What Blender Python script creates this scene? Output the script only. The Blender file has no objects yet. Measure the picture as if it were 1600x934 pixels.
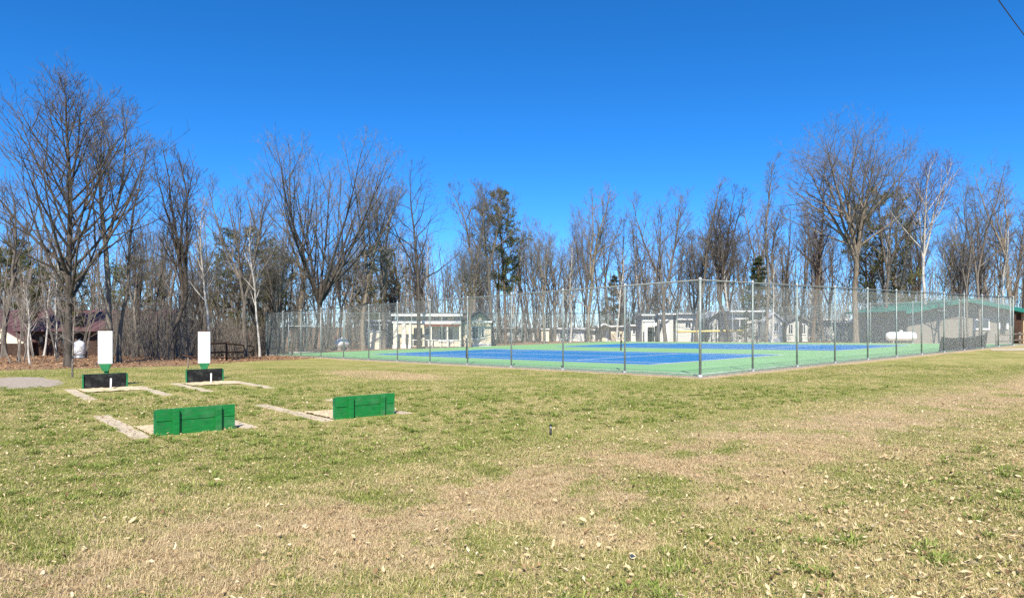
import bpy, math, random
import numpy as np
from mathutils import Vector
R = math.radians
random.seed(7)
scene = bpy.context.scene
C = scene.collection

# ------------------------------------------------------------------ camera, sky, sun, exposure
FOC, CX, HY, EYE = 1067.0, 800.0, 510.0, 1.6        # focal length in photo pixels, principal column, horizon row, eye height
cam = bpy.data.objects.new('camera', bpy.data.cameras.new('camera'))
C.objects.link(cam); scene.camera = cam
cam.location = (0, 0, EYE); cam.rotation_euler = (R(90), 0, 0)
cam.data.sensor_width = 36; cam.data.lens = 36 * FOC / 1600
cam.data.shift_y = (HY - 467) / 1600
cam.data.clip_start = .1; cam.data.clip_end = 3000

SUN_AZ, SUN_EL = R(183), R(46)                        # azimuth clockwise from +Y: almost straight behind the camera
w = bpy.data.worlds.new('World'); scene.world = w; w.use_nodes = True
nt = w.node_tree; bg = nt.nodes['Background']
sky = nt.nodes.new('ShaderNodeTexSky'); sky.sky_type = 'NISHITA'; sky.sun_disc = False
sky.sun_elevation = SUN_EL; sky.sun_rotation = SUN_AZ
sky.air_density = 1; sky.dust_density = 0; sky.ozone_density = 10.0; sky.altitude = 3000
hs = nt.nodes.new('ShaderNodeHueSaturation'); hs.inputs['Saturation'].default_value = 1.17   # the phone's vivid blue
nt.links.new(sky.outputs[0], hs.inputs['Color']); nt.links.new(hs.outputs[0], bg.inputs[0]); bg.inputs[1].default_value = .122
sun = bpy.data.objects.new('sun', bpy.data.lights.new('sun', 'SUN')); C.objects.link(sun)
sun.data.energy = 4.9; sun.data.angle = R(.5); sun.data.color = (1, .93, .80)
sd = Vector((math.sin(SUN_AZ) * math.cos(SUN_EL), math.cos(SUN_AZ) * math.cos(SUN_EL), math.sin(SUN_EL)))
sun.rotation_euler = sd.to_track_quat('Z', 'Y').to_euler(); sun.location = sd * 60
vs = scene.view_settings
vs.view_transform = 'Standard'; vs.look = 'None'; vs.gamma = 1; vs.exposure = .8
scene.cycles.max_bounces = 5; scene.cycles.diffuse_bounces = 2; scene.cycles.transparent_max_bounces = 8
scene.cycles.use_denoising = False

# ------------------------------------------------------------------ ground frame (court axes) and pixel helpers
P0 = np.array([5.87, 21.3]); UL = np.array([-.6447, .7644]); UR = np.array([.7644, .6447])
SL, SR = -.46 / 36.58, .38 / 33.5
ANG = math.atan2(UR[1], UR[0])                        # heading of the court's short fence

def ss(x, a, b):
    t = np.clip((x - a) / (b - a), 0, 1); return t * t * (3 - 2 * t)
def ab(x, y): return (x - P0[0]) * UL[0] + (y - P0[1]) * UL[1], (x - P0[0]) * UR[0] + (y - P0[1]) * UR[1]
def xy(a, b): p = P0 + a * UL + b * UR; return float(p[0]), float(p[1])
def gz(x, y):
    a, b = ab(np.asarray(x, float), np.asarray(y, float))
    return SL * np.clip(a, 0, 48) * ss(b, -11, -.5) + SR * np.clip(b, 0, 52) * ss(a, -11, -.5) - .45 * ss(b, 37.5, 50) - .68 * ss(np.asarray(y, float), 35, 50) * ss(-np.asarray(x, float), 16, 26)
def gp(x, y): return Vector((x, y, float(gz(x, y))))
def cp(a, b, dz=0): x, y = xy(a, b); return Vector((x, y, float(gz(x, y)) + dz))
def at(px, py):                                       # the ground point seen at a photo pixel
    z = 0.
    for _ in range(40):
        d = (EYE - z) * FOC / (py - HY); x = (px - CX) / FOC * d; z = .5 * z + .5 * float(gz(x, d))
    return Vector((x, d, z))
def hx(px, d): return (px - CX) / FOC * d             # x of a column at a distance
def hz(py, d): return EYE + (HY - py) / FOC * d       # z of a row at a distance

# ------------------------------------------------------------------ object helpers
def tag(o, label=None, cat=None, group=None, kind=None):
    for k, v in (('label', label), ('category', cat), ('group', group), ('kind', kind)):
        if v: o[k] = v
    return o
def empty(name, loc, rz=0, label=None, cat=None, group=None):
    o = bpy.data.objects.new(name, None); C.objects.link(o); o.location = loc; o.rotation_euler = (0, 0, rz)
    o.empty_display_size = .2
    return tag(o, label, cat, group)
def link(name, me, parent=None):
    o = bpy.data.objects.new(name, me); C.objects.link(o)
    if parent: o.parent = parent
    return o
def fast_mesh(name, V, F, mat, smooth=False):          # V (n,3), F (m,3|4) arrays
    me = bpy.data.meshes.new(name); V = np.ascontiguousarray(V, np.float32); F = np.ascontiguousarray(F, np.int32)
    m, k = F.shape
    me.vertices.add(len(V)); me.vertices.foreach_set('co', V.ravel())
    me.loops.add(m * k); me.loops.foreach_set('vertex_index', F.ravel())
    me.polygons.add(m); me.polygons.foreach_set('loop_start', np.arange(0, m * k, k, dtype=np.int32))
    me.polygons.foreach_set('use_smooth', np.full(m, smooth))
    me.update(calc_edges=True); me.materials.append(mat); return me

class MB:
    def __init__(s): s.v = []; s.f = []
    def box(s, x0, x1, y0, y1, z0, z1):
        return s.hexa([(x0,y0,z0),(x1,y0,z0),(x1,y1,z0),(x0,y1,z0),(x0,y0,z1),(x1,y0,z1),(x1,y1,z1),(x0,y1,z1)])
    def hexa(s, p):
        n = len(s.v); s.v += [tuple(q) for q in p]
        s.f += [tuple(n+i for i in q) for q in ((0,3,2,1),(4,5,6,7),(0,1,5,4),(1,2,6,5),(2,3,7,6),(3,0,4,7))]; return s
    def prism(s, poly, d0, d1, axis='y'):              # polygon (u,v) swept along an axis
        n = len(s.v); k = len(poly)
        for d in (d0, d1):
            for u, v in poly: s.v.append((u, d, v) if axis == 'y' else ((d, u, v) if axis == 'x' else (u, v, d)))
        s.f.append(tuple(range(n, n+k))); s.f.append(tuple(range(n+2*k-1, n+k-1, -1)))
        for i in range(k): j = (i+1) % k; s.f.append((n+i, n+k+i, n+k+j, n+j))
        return s
    def tube(s, pts, r, k=8):
        pts = [Vector(p) for p in pts]; rr = r if isinstance(r, (list, tuple)) else [r]*len(pts); n = len(s.v)
        for i, p in enumerate(pts):
            t = (pts[min(i+1, len(pts)-1)] - pts[max(i-1, 0)]).normalized()
            a = t.cross(Vector((0, 0, 1)) if abs(t.z) < .9 else Vector((1, 0, 0))).normalized(); b = t.cross(a)
            for j in range(k): q = p + (a*math.cos(2*math.pi*j/k) + b*math.sin(2*math.pi*j/k))*rr[i]; s.v.append(tuple(q))
        for i in range(len(pts)-1):
            for j in range(k): s.f.append((n+i*k+j, n+i*k+(j+1)%k, n+(i+1)*k+(j+1)%k, n+(i+1)*k+j))
        s.f.append(tuple(n+j for j in range(k-1, -1, -1))); s.f.append(tuple(n+(len(pts)-1)*k+j for j in range(k))); return s
    def mesh(s, name, mat, smooth=False, bevel=0):
        me = bpy.data.meshes.new(name); me.from_pydata(s.v, [], s.f); me.materials.append(mat)
        if bevel:
            import bmesh
            bm = bmesh.new(); bm.from_mesh(me); bmesh.ops.recalc_face_normals(bm, faces=bm.faces)
            bmesh.ops.bevel(bm, geom=bm.edges[:], offset=bevel, segments=2, affect='EDGES', profile=.6); bm.to_mesh(me); bm.free()
        else:
            import bmesh
            bm = bmesh.new(); bm.from_mesh(me); bmesh.ops.recalc_face_normals(bm, faces=bm.faces); bm.to_mesh(me); bm.free()
        if smooth:
            for p in me.polygons: p.use_smooth = len(p.vertices) == 4
        return me
    def build(s, name, mat, parent=None, smooth=False, bevel=0): return link(name, s.mesh(name, mat, smooth, bevel), parent)

# ------------------------------------------------------------------ materials
M = {}
def nodes(name, rough=.7, spec=.3, metal=0):
    m = bpy.data.materials.new(name); m.use_nodes = True; t = m.node_tree; b = t.nodes['Principled BSDF']
    b.inputs['Roughness'].default_value = rough; b.inputs['Specular IOR Level'].default_value = spec; b.inputs['Metallic'].default_value = metal
    return m, t, b
def N(t, kind, **kw):
    n = t.nodes.new(kind)
    for k, v in kw.items():
        if k.startswith('i_'):
            key = k[2:].replace('_', ' '); n.inputs[int(key) if key.isdigit() else key].default_value = v
        else: setattr(n, k, v)
    return n
def mixc(t, fac, a, b, mode='MIX'):
    n = t.nodes.new('ShaderNodeMix'); n.data_type = 'RGBA'; n.blend_type = mode
    for sock, v in ((n.inputs[0], fac), (n.inputs[6], a), (n.inputs[7], b)):
        if isinstance(v, bpy.types.NodeSocket): t.links.new(v, sock)
        elif isinstance(v, (int, float)): sock.default_value = v
        else: sock.default_value = (*v, 1)
    return n.outputs[2]
def mth(t, op, a, b=None, clamp=False):
    n = t.nodes.new('ShaderNodeMath'); n.operation = op; n.use_clamp = clamp
    for i, v in enumerate((a, b)):
        if v is None: continue
        if isinstance(v, bpy.types.NodeSocket): t.links.new(v, n.inputs[i])
        else: n.inputs[i].default_value = v
    return n.outputs[0]
def ramp(t, fac, lo, hi):
    n = t.nodes.new('ShaderNodeMapRange'); n.interpolation_type = 'SMOOTHSTEP'; t.links.new(fac, n.inputs[0])
    n.inputs[1].default_value = lo; n.inputs[2].default_value = hi; return n.outputs[0]
def noise(t, vec, scale, detail=4, rough=.55, dist=0):
    n = t.nodes.new('ShaderNodeTexNoise'); n.inputs['Scale'].default_value = scale; n.inputs['Detail'].default_value = detail
    n.inputs['Roughness'].default_value = rough; n.inputs['Distortion'].default_value = dist
    if vec is not None: t.links.new(vec, n.inputs['Vector'])
    return n.outputs[0]
def scaled(t, vec, s):
    n = t.nodes.new('ShaderNodeMapping'); n.inputs['Scale'].default_value = s; t.links.new(vec, n.inputs[0]); return n.outputs[0]
def bump(t, b, h, dist, strength=.6):
    n = t.nodes.new('ShaderNodeBump'); n.inputs['Distance'].default_value = dist; n.inputs['Strength'].default_value = strength
    t.links.new(h, n.inputs['Height']); t.links.new(n.outputs[0], b.inputs['Normal'])
def mat(name, col, rough=.7, spec=.3, metal=0, var=.25, scale=6, stretch=(1, 1, 1), bmp=0, rnd=0):
    m, t, b = nodes(name, rough, spec, metal)
    co = t.nodes.new('ShaderNodeTexCoord').outputs['Object']
    nz = noise(t, scaled(t, co, stretch), scale, 5, .62)
    c = mixc(t, ramp(t, nz, .3, .7), [x*(1-var) for x in col], [min(1, x*(1+var)) for x in col])
    if rnd:
        oi = t.nodes.new('ShaderNodeObjectInfo').outputs['Random']
        c = mixc(t, mth(t, 'MULTIPLY', oi, rnd), c, [x*.45 for x in col])
    t.links.new(c, b.inputs['Base Color'])
    if bmp: bump(t, b, nz, bmp)
    M[name] = m; return m

mat('green_paint', (.007, .165, .032), .45, .4, var=.22, scale=5, stretch=(1, 1, 6), bmp=.002)
mat('green_paint_dull', (.02, .17, .06), .6, var=.3)
mat('black_board', (.012, .012, .013), .75, .2, var=.4, scale=9)
mat('white_paint', (.74, .74, .72), .5, var=.04)
mat('grey_mark', (.42, .44, .46), .8, var=.1)
mat('galv', (.42, .45, .45), .42, .5, .55, var=.15)
mat('galv_light', (.62, .64, .64), .45, .5, .3, var=.12)
mat('post_green', (.235, .275, .26), .5, .4, .2, var=.25, scale=3)
mat('rail_grey', (.16, .175, .17), .55, .4, .2)
mat('wire', (.40, .43, .42), .5, .4, .2, var=.1)
mat('black_metal', (.012, .012, .014), .5, .4)
mat('concrete', (.50, .42, .305), .9, .2, var=.25, scale=14, bmp=.004, rnd=.25)
mat('kerb', (.30, .27, .235), .9, .2, var=.25, scale=14, bmp=.004)
mat('sand', (.56, .45, .29), .95, .1, var=.22, scale=11, bmp=.01)
mat('asphalt', (.33, .28, .225), .95, .1, var=.22, scale=9, bmp=.004)
mat('brown_wood', (.062, .033, .022), .8, .2, var=.4, scale=5, stretch=(1, 1, 6), bmp=.004)
mat('grey_wood', (.21, .175, .135), .85, .2, var=.35, scale=5, bmp=.004)
mat('tan_post', (.52, .38, .23), .8, .2, var=.2)
mat('bark', (.185, .16, .132), .95, .1, var=.5, scale=9, stretch=(1, 1, .22), bmp=.03, rnd=.55)
mat('bark_dark', (.085, .072, .06), .95, .1, var=.5, scale=9, stretch=(1, 1, .22), bmp=.03, rnd=.3)
mat('twig_dark', (.105, .09, .077), .95, .1, var=.3, scale=2, rnd=.2)
mat('bark_tan', (.22, .18, .135), .95, .1, var=.45, scale=9, stretch=(1, 1, .22), bmp=.03, rnd=.35)
mat('twig', (.152, .139, .125), .95, .1, var=.3, scale=2, rnd=.35)
mat('twig_tan', (.195, .17, .142), .95, .1, var=.3, scale=2, rnd=.35)
mat('twig_red', (.155, .105, .085), .95, .1, var=.3, scale=2)
mat('pine_bark', (.125, .088, .064), .95, .1, var=.5, scale=8, stretch=(1, 1, .3), bmp=.03)
mat('cream', (.70, .61, .45), .75, .2, var=.06, scale=2)
mat('cream_pale', (.74, .69, .58), .75, .2, var=.06, scale=2)
mat('blue_grey', (.33, .37, .40), .7, .2, var=.1)
mat('sage', (.36, .38, .34), .7, .2, var=.1)
mat('stone_grey', (.43, .41, .385), .75, .2, var=.1)
mat('roof_grey', (.16, .155, .15), .85, .2, var=.25)
mat('roof_pale', (.66, .67, .67), .6, .3, var=.06)
mat('roof_maroon', (.115, .06, .06), .55, .4, var=.18)
mat('wall_brown', (.060, .036, .026), .8, .2, var=.3)
mat('roof_green', (.018, .155, .115), .42, .5, var=.12)
mat('roof_green_dark', (.012, .07, .055), .55, .3, var=.15)
mat('fabric_black', (.022, .026, .028), .8, .2, var=.4, scale=4, bmp=.01)
mat('yellow', (.66, .52, .16), .55, .3, var=.06)
mat('tank_white', (.82, .82, .81), .35, .5, var=.03)
mat('rust_red', (.28, .06, .04), .7, .2)
mat('dark_int', (.02, .02, .022), .9, .1)
mat('lattice', (.50, .48, .44), .8, .2, var=.25)

def chipped(name, chip, lo=.62, hi=.66):
    t = M[name].node_tree; b = t.nodes['Principled BSDF']; src = b.inputs['Base Color'].links[0].from_socket
    co = t.nodes.new('ShaderNodeTexCoord').outputs['Object']
    f = mth(t, 'MULTIPLY', ramp(t, noise(t, scaled(t, co, (1, 1, 3)), 9, 6, .72), lo, hi), .85)
    fade = noise(t, co, 2.5, 3); c = mixc(t, mth(t, 'MULTIPLY', ramp(t, fade, .45, .75), .22), src, (.30, .36, .28))
    t.links.new(mixc(t, f, c, chip), b.inputs['Base Color'])
chipped('green_paint', (.05, .12, .05), .57, .63); chipped('black_board', (.07, .065, .06), .58, .66); chipped('white_paint', (.62, .60, .54), .62, .72)
m, t, b = nodes('glass', .08, .6); b.inputs['Base Color'].default_value = (.035, .045, .055, 1); M['glass'] = m

# horizontal lap siding: fine relief from a saw wave in height
def siding(name, col, pitch=.16, rough=.75):
    m, t, b = nodes(name, rough, .2)
    co = t.nodes.new('ShaderNodeTexCoord').outputs['Object']
    sep = t.nodes.new('ShaderNodeSeparateXYZ'); t.links.new(co, sep.inputs[0])
    saw = mth(t, 'FRACT', mth(t, 'DIVIDE', sep.outputs[2], pitch))
    nz = noise(t, scaled(t, co, (1, 1, 5)), 4, 4)
    t.links.new(mixc(t, nz, [c*.8 for c in col], [min(1, c*1.2) for c in col]), b.inputs['Base Color'])
    bump(t, b, mth(t, 'SUBTRACT', 1, saw), .03, 1); M[name] = m
siding('siding_cream', (.68, .59, .44)); siding('siding_white', (.62, .605, .565)); siding('siding_brown', (.24, .215, .18), .19)
siding('siding_sage', (.50, .505, .465)); siding('siding_grey', (.52, .50, .465)); siding('siding_blue', (.33, .38, .42))

# birch bark
m, t, b = nodes('birch', .75, .2)
co = t.nodes.new('ShaderNodeTexCoord').outputs['Object']
nb = noise(t, scaled(t, co, (1.2, 1.2, 7)), 2.2, 5, .65); nl = noise(t, co, .9, 3)
c = mixc(t, ramp(t, nb, .56, .66), (.50, .475, .43), (.07, .06, .05)); c = mixc(t, ramp(t, nl, .45, .75), c, (.36, .31, .25))
t.links.new(c, b.inputs['Base Color']); M['birch'] = m

# needles and leaves: colour varied per leaf
def leafmat(name, cols, rough=.75, trans=.25):
    m, t, b = nodes(name, rough, .2)
    rp = t.nodes.new('ShaderNodeNewGeometry').outputs['Random Per Island']
    r = t.nodes.new('ShaderNodeValToRGB'); t.links.new(rp, r.inputs[0])
    while len(r.color_ramp.elements) < len(cols): r.color_ramp.elements.new(.5)
    for i, (e, c) in enumerate(zip(r.color_ramp.elements, cols)): e.position = i / max(1, len(cols)-1); e.color = (*c, 1)
    t.links.new(r.outputs[0], b.inputs['Base Color'])
    if trans:
        tr = t.nodes.new('ShaderNodeBsdfTranslucent'); t.links.new(r.outputs[0], tr.inputs[0])
        mx = t.nodes.new('ShaderNodeMixShader'); mx.inputs[0].default_value = trans
        t.links.new(b.outputs[0], mx.inputs[1]); t.links.new(tr.outputs[0], mx.inputs[2]); t.links.new(mx.outputs[0], t.nodes['Material Output'].inputs[0])
    M[name] = m
leafmat('needles', [(.085, .10, .04), (.13, .14, .055), (.19, .19, .085), (.11, .115, .05)], trans=.35)
leafmat('needles_spruce', [(.045, .065, .030), (.075, .10, .045), (.11, .13, .06)])
leafmat('dry_leaf', [(.13, .07, .035), (.50, .37, .20), (.64, .51, .30), (.36, .23, .11), (.70, .60, .40), (.56, .42, .23), (.20, .11, .055), (.60, .46, .27)], trans=.2)
leafmat('floor_leaf', [(.20, .10, .05), (.38, .22, .12), (.30, .17, .09), (.48, .31, .18)], trans=.1)

# lawn colour: patches of green, straw and worn tan, by world position (a worn track runs parallel to the court's short fence)
def lawn_cover(t):
    pos = t.nodes.new('ShaderNodeNewGeometry').outputs['Position']
    sep = t.nodes.new('ShaderNodeSeparateXYZ'); t.links.new(pos, sep.inputs[0]); X, Y = sep.outputs[0], sep.outputs[1]
    a = mth(t, 'ADD', mth(t, 'MULTIPLY', mth(t, 'SUBTRACT', X, float(P0[0])), float(UL[0])), mth(t, 'MULTIPLY', mth(t, 'SUBTRACT', Y, float(P0[1])), float(UL[1])))
    bb = mth(t, 'ADD', mth(t, 'MULTIPLY', mth(t, 'SUBTRACT', X, float(P0[0])), float(UR[0])), mth(t, 'MULTIPLY', mth(t, 'SUBTRACT', Y, float(P0[1])), float(UR[1])))
    n1 = noise(t, pos, .55, 4, .6, .4); n2 = noise(t, pos, 2.3, 4, .65); n3 = noise(t, pos, .16, 3, .5)
    wob = mth(t, 'ADD', mth(t, 'MULTIPLY', mth(t, 'SUBTRACT', n1, .5), 3.4), mth(t, 'MULTIPLY', mth(t, 'SUBTRACT', noise(t, pos, 4.5, 5, .7), .5), 2.6))
    aw = mth(t, 'ADD', a, wob)
    track = mth(t, 'MULTIPLY', ramp(t, aw, -9.6, -8.0), mth(t, 'SUBTRACT', 1, ramp(t, aw, -7.2, -5.4)))   # worn band
    bw = mth(t, 'ADD', bb, mth(t, 'MULTIPLY', mth(t, 'SUBTRACT', n2, .5), .7)); aw2 = mth(t, 'ADD', a, mth(t, 'MULTIPLY', mth(t, 'SUBTRACT', n2, .5), .7))
    edge = mth(t, 'MULTIPLY', mth(t, 'MULTIPLY', ramp(t, bw, -.75, -.1), ramp(t, aw2, -.75, -.1)), 1)            # bare strip along the fence
    dx = mth(t, 'SUBTRACT', a, 8.0); dy = mth(t, 'SUBTRACT', bb, -6.6)
    rr = mth(t, 'ADD', mth(t, 'ADD', mth(t, 'MULTIPLY', mth(t, 'MULTIPLY', dx, dx), .2), mth(t, 'MULTIPLY', dy, dy)), wob)
    spot = mth(t, 'SUBTRACT', 1, ramp(t, rr, .8, 3.4))
    bare = mth(t, 'MAXIMUM', mth(t, 'MAXIMUM', mth(t, 'MULTIPLY', mth(t, 'MULTIPLY', track, ramp(t, noise(t, pos, 1.1, 5, .65, .5), .34, .56)), .85), edge), mth(t, 'MULTIPLY', spot, .75))
    # straw share: more of it towards the camera side of the track
    front = mth(t, 'SUBTRACT', 1, ramp(t, aw, -10.5, -7.5))
    straw = mth(t, 'ADD', mth(t, 'ADD', mth(t, 'MULTIPLY', ramp(t, n1, .40, .62), .5), mth(t, 'MULTIPLY', ramp(t, n2, .44, .60), .35)), mth(t, 'MULTIPLY', front, .36), clamp=True)
    straw = mth(t, 'ADD', straw, mth(t, 'MULTIPLY', ramp(t, n3, .5, .7), .12), clamp=True)
    return pos, bare, straw, n2, n1
m, t, b = nodes('lawn', .95, .1)
pos, bare, straw, n2, n1 = lawn_cover(t)
fine = noise(t, pos, 34, 5, .75); mid = noise(t, pos, 9, 4, .7)
g = mixc(t, ramp(t, fine, .35, .68), (.13, .15, .030), (.36, .36, .11))
s = mixc(t, ramp(t, fine, .34, .68), (.29, .215, .09), (.66, .53, .26))
br = mixc(t, ramp(t, mid, .3, .72), (.33, .23, .14), (.52, .385, .25)); br = mixc(t, ramp(t, fine, .4, .7), br, (.62, .49, .32))
c = mixc(t, mth(t, 'MULTIPLY', straw, ramp(t, mid, .25, .6)), g, s); c = mixc(t, mth(t, 'MULTIPLY', bare, ramp(t, mid, .18, .5)), c, br)
wd = t.nodes.new('ShaderNodeAttribute'); wd.attribute_name = 'woods'
wf = ramp(t, mth(t, 'ADD', wd.outputs['Fac'], mth(t, 'MULTIPLY', mth(t, 'SUBTRACT', n2, .5), .5)), .35, .65)
fl = mixc(t, ramp(t, fine, .35, .65), (.13, .075, .042), (.33, .215, .13)); fl = mixc(t, ramp(t, mid, .5, .7), fl, (.40, .29, .18))
c = mixc(t, wf, c, fl)
t.links.new(c, b.inputs['Base Color']); bump(t, b, fine, .035, .8); M['lawn'] = m

m, t, b = nodes('grass_blade', .8, .15)
pos, bare, straw, n2, n1 = lawn_cover(t)
rp = t.nodes.new('ShaderNodeNewGeometry').outputs['Random Per Island']
g = mixc(t, mth(t, 'FRACT', mth(t, 'MULTIPLY', rp, 7.3)), (.09, .14, .022), (.43, .46, .125))
s = mixc(t, mth(t, 'FRACT', mth(t, 'MULTIPLY', rp, 11.7)), (.42, .335, .155), (.82, .69, .39))
tn = mixc(t, mth(t, 'FRACT', mth(t, 'MULTIPLY', rp, 5.1)), (.42, .305, .175), (.74, .58, .355))
dead = mth(t, 'ADD', mth(t, 'MULTIPLY', straw, .8), mth(t, 'MULTIPLY', bare, .75), clamp=True)
pick = ramp(t, mth(t, 'SUBTRACT', mth(t, 'ADD', mth(t, 'MULTIPLY', dead, 1.0), .08), rp), -.06, .06)
c = mixc(t, pick, g, mixc(t, bare, s, tn)); t.links.new(c, b.inputs['Base Color'])
tr = t.nodes.new('ShaderNodeBsdfTranslucent'); t.links.new(c, tr.inputs[0])
mx = t.nodes.new('ShaderNodeMixShader'); mx.inputs[0].default_value = .3
t.links.new(b.outputs[0], mx.inputs[1]); t.links.new(tr.outputs[0], mx.inputs[2]); t.links.new(mx.outputs[0], t.nodes['Material Output'].inputs[0]); M['grass_blade'] = m

def paint(name, col):
    m, t, b = nodes(name, .85, .1)
    pos = t.nodes.new('ShaderNodeNewGeometry').outputs['Position']
    nz = noise(t, pos, .35, 4); nf = noise(t, pos, 60, 3)
    c = mixc(t, ramp(t, nz, .3, .75), [x*.93 for x in col], [min(1, x*1.08) for x in col]); c = mixc(t, mth(t, 'MULTIPLY', nf, .25), c, [x*.7 for x in col]); c = mixc(t, mth(t, 'MULTIPLY', ramp(t, noise(t, pos, 1.1, 6, .7, .6), .52, .72), .3), c, [x*.75+.03 for x in col])
    t.links.new(c, b.inputs['Base Color']); bump(t, b, nf, .004, .4); M[name] = m
paint('court_green', (.195, .40, .18)); paint('court_blue', (.005, .155, .40)); paint('court_line', (.78, .80, .80))

# ------------------------------------------------------------------ ground
def woods_mask(x, y):
    a, b_ = ab(x, y)
    left = ss(y - (25.0 + .55*(x + 18.3)), -.8, .8) * (1 - ss(x - (-13.0 + .06*(y - 30)), -.6, .6))
    back = ss(a, 37.4, 38.6)
    far = ss(b_, 41, 46)
    return np.clip(np.maximum(np.maximum(left, back), far*.75), 0, 1)
def grid_mesh(name, xs, ys, mat_):
    Xg, Yg = np.meshgrid(xs, ys); Z = gz(Xg, Yg); V = np.stack([Xg, Yg, Z], -1).reshape(-1, 3)
    nx, ny = len(xs), len(ys); i = np.arange(nx-1)[None] + nx*np.arange(ny-1)[:, None]; i = i.ravel()
    me = fast_mesh(name, V, np.stack([i, i+1, i+nx+1, i+nx], 1), mat_, True)
    at_ = me.attributes.new('woods', 'FLOAT', 'POINT'); at_.data.foreach_set('value', woods_mask(V[:, 0], V[:, 1]).astype(np.float32)); return me
xs = np.concatenate([np.linspace(-1500, -95, 18), np.arange(-90, 91, .9), np.linspace(95, 1500, 18)])
ys = np.concatenate([np.linspace(-300, -12, 10), np.arange(-9, 120, .9), np.linspace(125, 2500, 22)])
tag(link('ground', grid_mesh('ground', xs, ys, M['lawn'])), 'spring lawn of green and straw coloured grass', None, None, 'structure')

# ------------------------------------------------------------------ tennis courts
def quad_sheet(name, rects, dz, mat_, parent=None):    # rectangles in court axes laid on the sloping plane
    V, F = [], []
    for a0, a1, b0, b1 in rects:
        n = len(V)
        for a, b_ in ((a0, b0), (a0, b1), (a1, b1), (a1, b0)):
            x, y = xy(a, b_); V.append((x, y, SL*a + SR*b_ + dz))
        F.append((n, n+1, n+2, n+3))
    return link(name, fast_mesh(name, np.array(V), np.array(F), mat_), parent)
court = quad_sheet('tennis_court_surface', [(.12, 36.5, .12, 36.5)], .035, M['court_green'])
tag(court, 'green acrylic court surface inside the chain link fence', None, None, 'structure')
B1, B2 = 4.3, 21.3
for B_ in (B1, B2):
    A_ = 5.4; L_, W_ = 23.77, 10.97; s = .1
    quad_sheet('blue_playing_area', [(A_, A_+L_, B_, B_+W_)], .040, M['court_blue'], court)
    lines = [(A_-.05, A_+.07, B_-.05, B_+W_+.05), (A_+L_-.07, A_+L_+.05, B_-.05, B_+W_+.05)]
    lines += [(A_+.07, A_+L_-.07, b0-.04, b0+.06) for b0 in (B_, B_+1.37, B_+W_-1.37, B_+W_)]
    lines += [(A_+5.49, A_+5.6, B_+1.43, B_+W_-1.41), (A_+L_-5.6, A_+L_-5.49, B_+1.43, B_+W_-1.41), (A_+5.6, A_+L_-5.6, B_+W_/2-.05, B_+W_/2+.05)]
    for r_ in lines: quad_sheet('court_line', [r_], .044, M['court_line'], court)
kb = MB()
def kerb_run(a0, b0, a1, b1, wd=.14):
    p, q = np.array(xy(a0, b0)), np.array(xy(a1, b1)); d = (q-p)/np.linalg.norm(q-p); n = np.array([-d[1], d[0]])*wd/2
    zs = [SL*a0+SR*b0, SL*a1+SR*b1]
    kb.hexa([(*(p-n), zs[0]-.12), (*(q-n), zs[1]-.12), (*(q+n), zs[1]-.12), (*(p+n), zs[0]-.12), (*(p-n), zs[0]+.05), (*(q-n), zs[1]+.05), (*(q+n), zs[1]+.05), (*(p+n), zs[0]+.05)])
kerb_run(-.05, .02, 36.58, .02); kerb_run(.02, .1, .02, 36.58); kb.build('court_kerb', M['kerb'], court)

# net posts (no net is up)
def net_post(a, b_, label):
    r = empty('net_post', cp(a, b_, .04), ANG, label, 'net post', 'black net posts on the courts')
    MB().tube([(0, 0, 0), (0, 0, 1.07)], .045, 10).build('pole', M['black_metal'], r, True)
    MB().tube([(0, 0, 1.07), (0, 0, 1.09)], .05, 10).build('cap', M['black_metal'], r)
    MB().box(.03, .09, -.03, .03, .55, .68).build('winch', M['black_metal'], r)
    MB().tube([(0, 0, -.01), (0, 0, .02)], .075, 10).build('base_sleeve', M['galv'], r)
net_post(17.3, B1-.6, 'black net post at the near sideline of the front blue court')
net_post(17.0, B1+10.97+.7, 'black net post between the two blue courts')
net_post(17.2, B2+10.97+.7, 'black net post at the far sideline of the back blue court')

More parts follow.
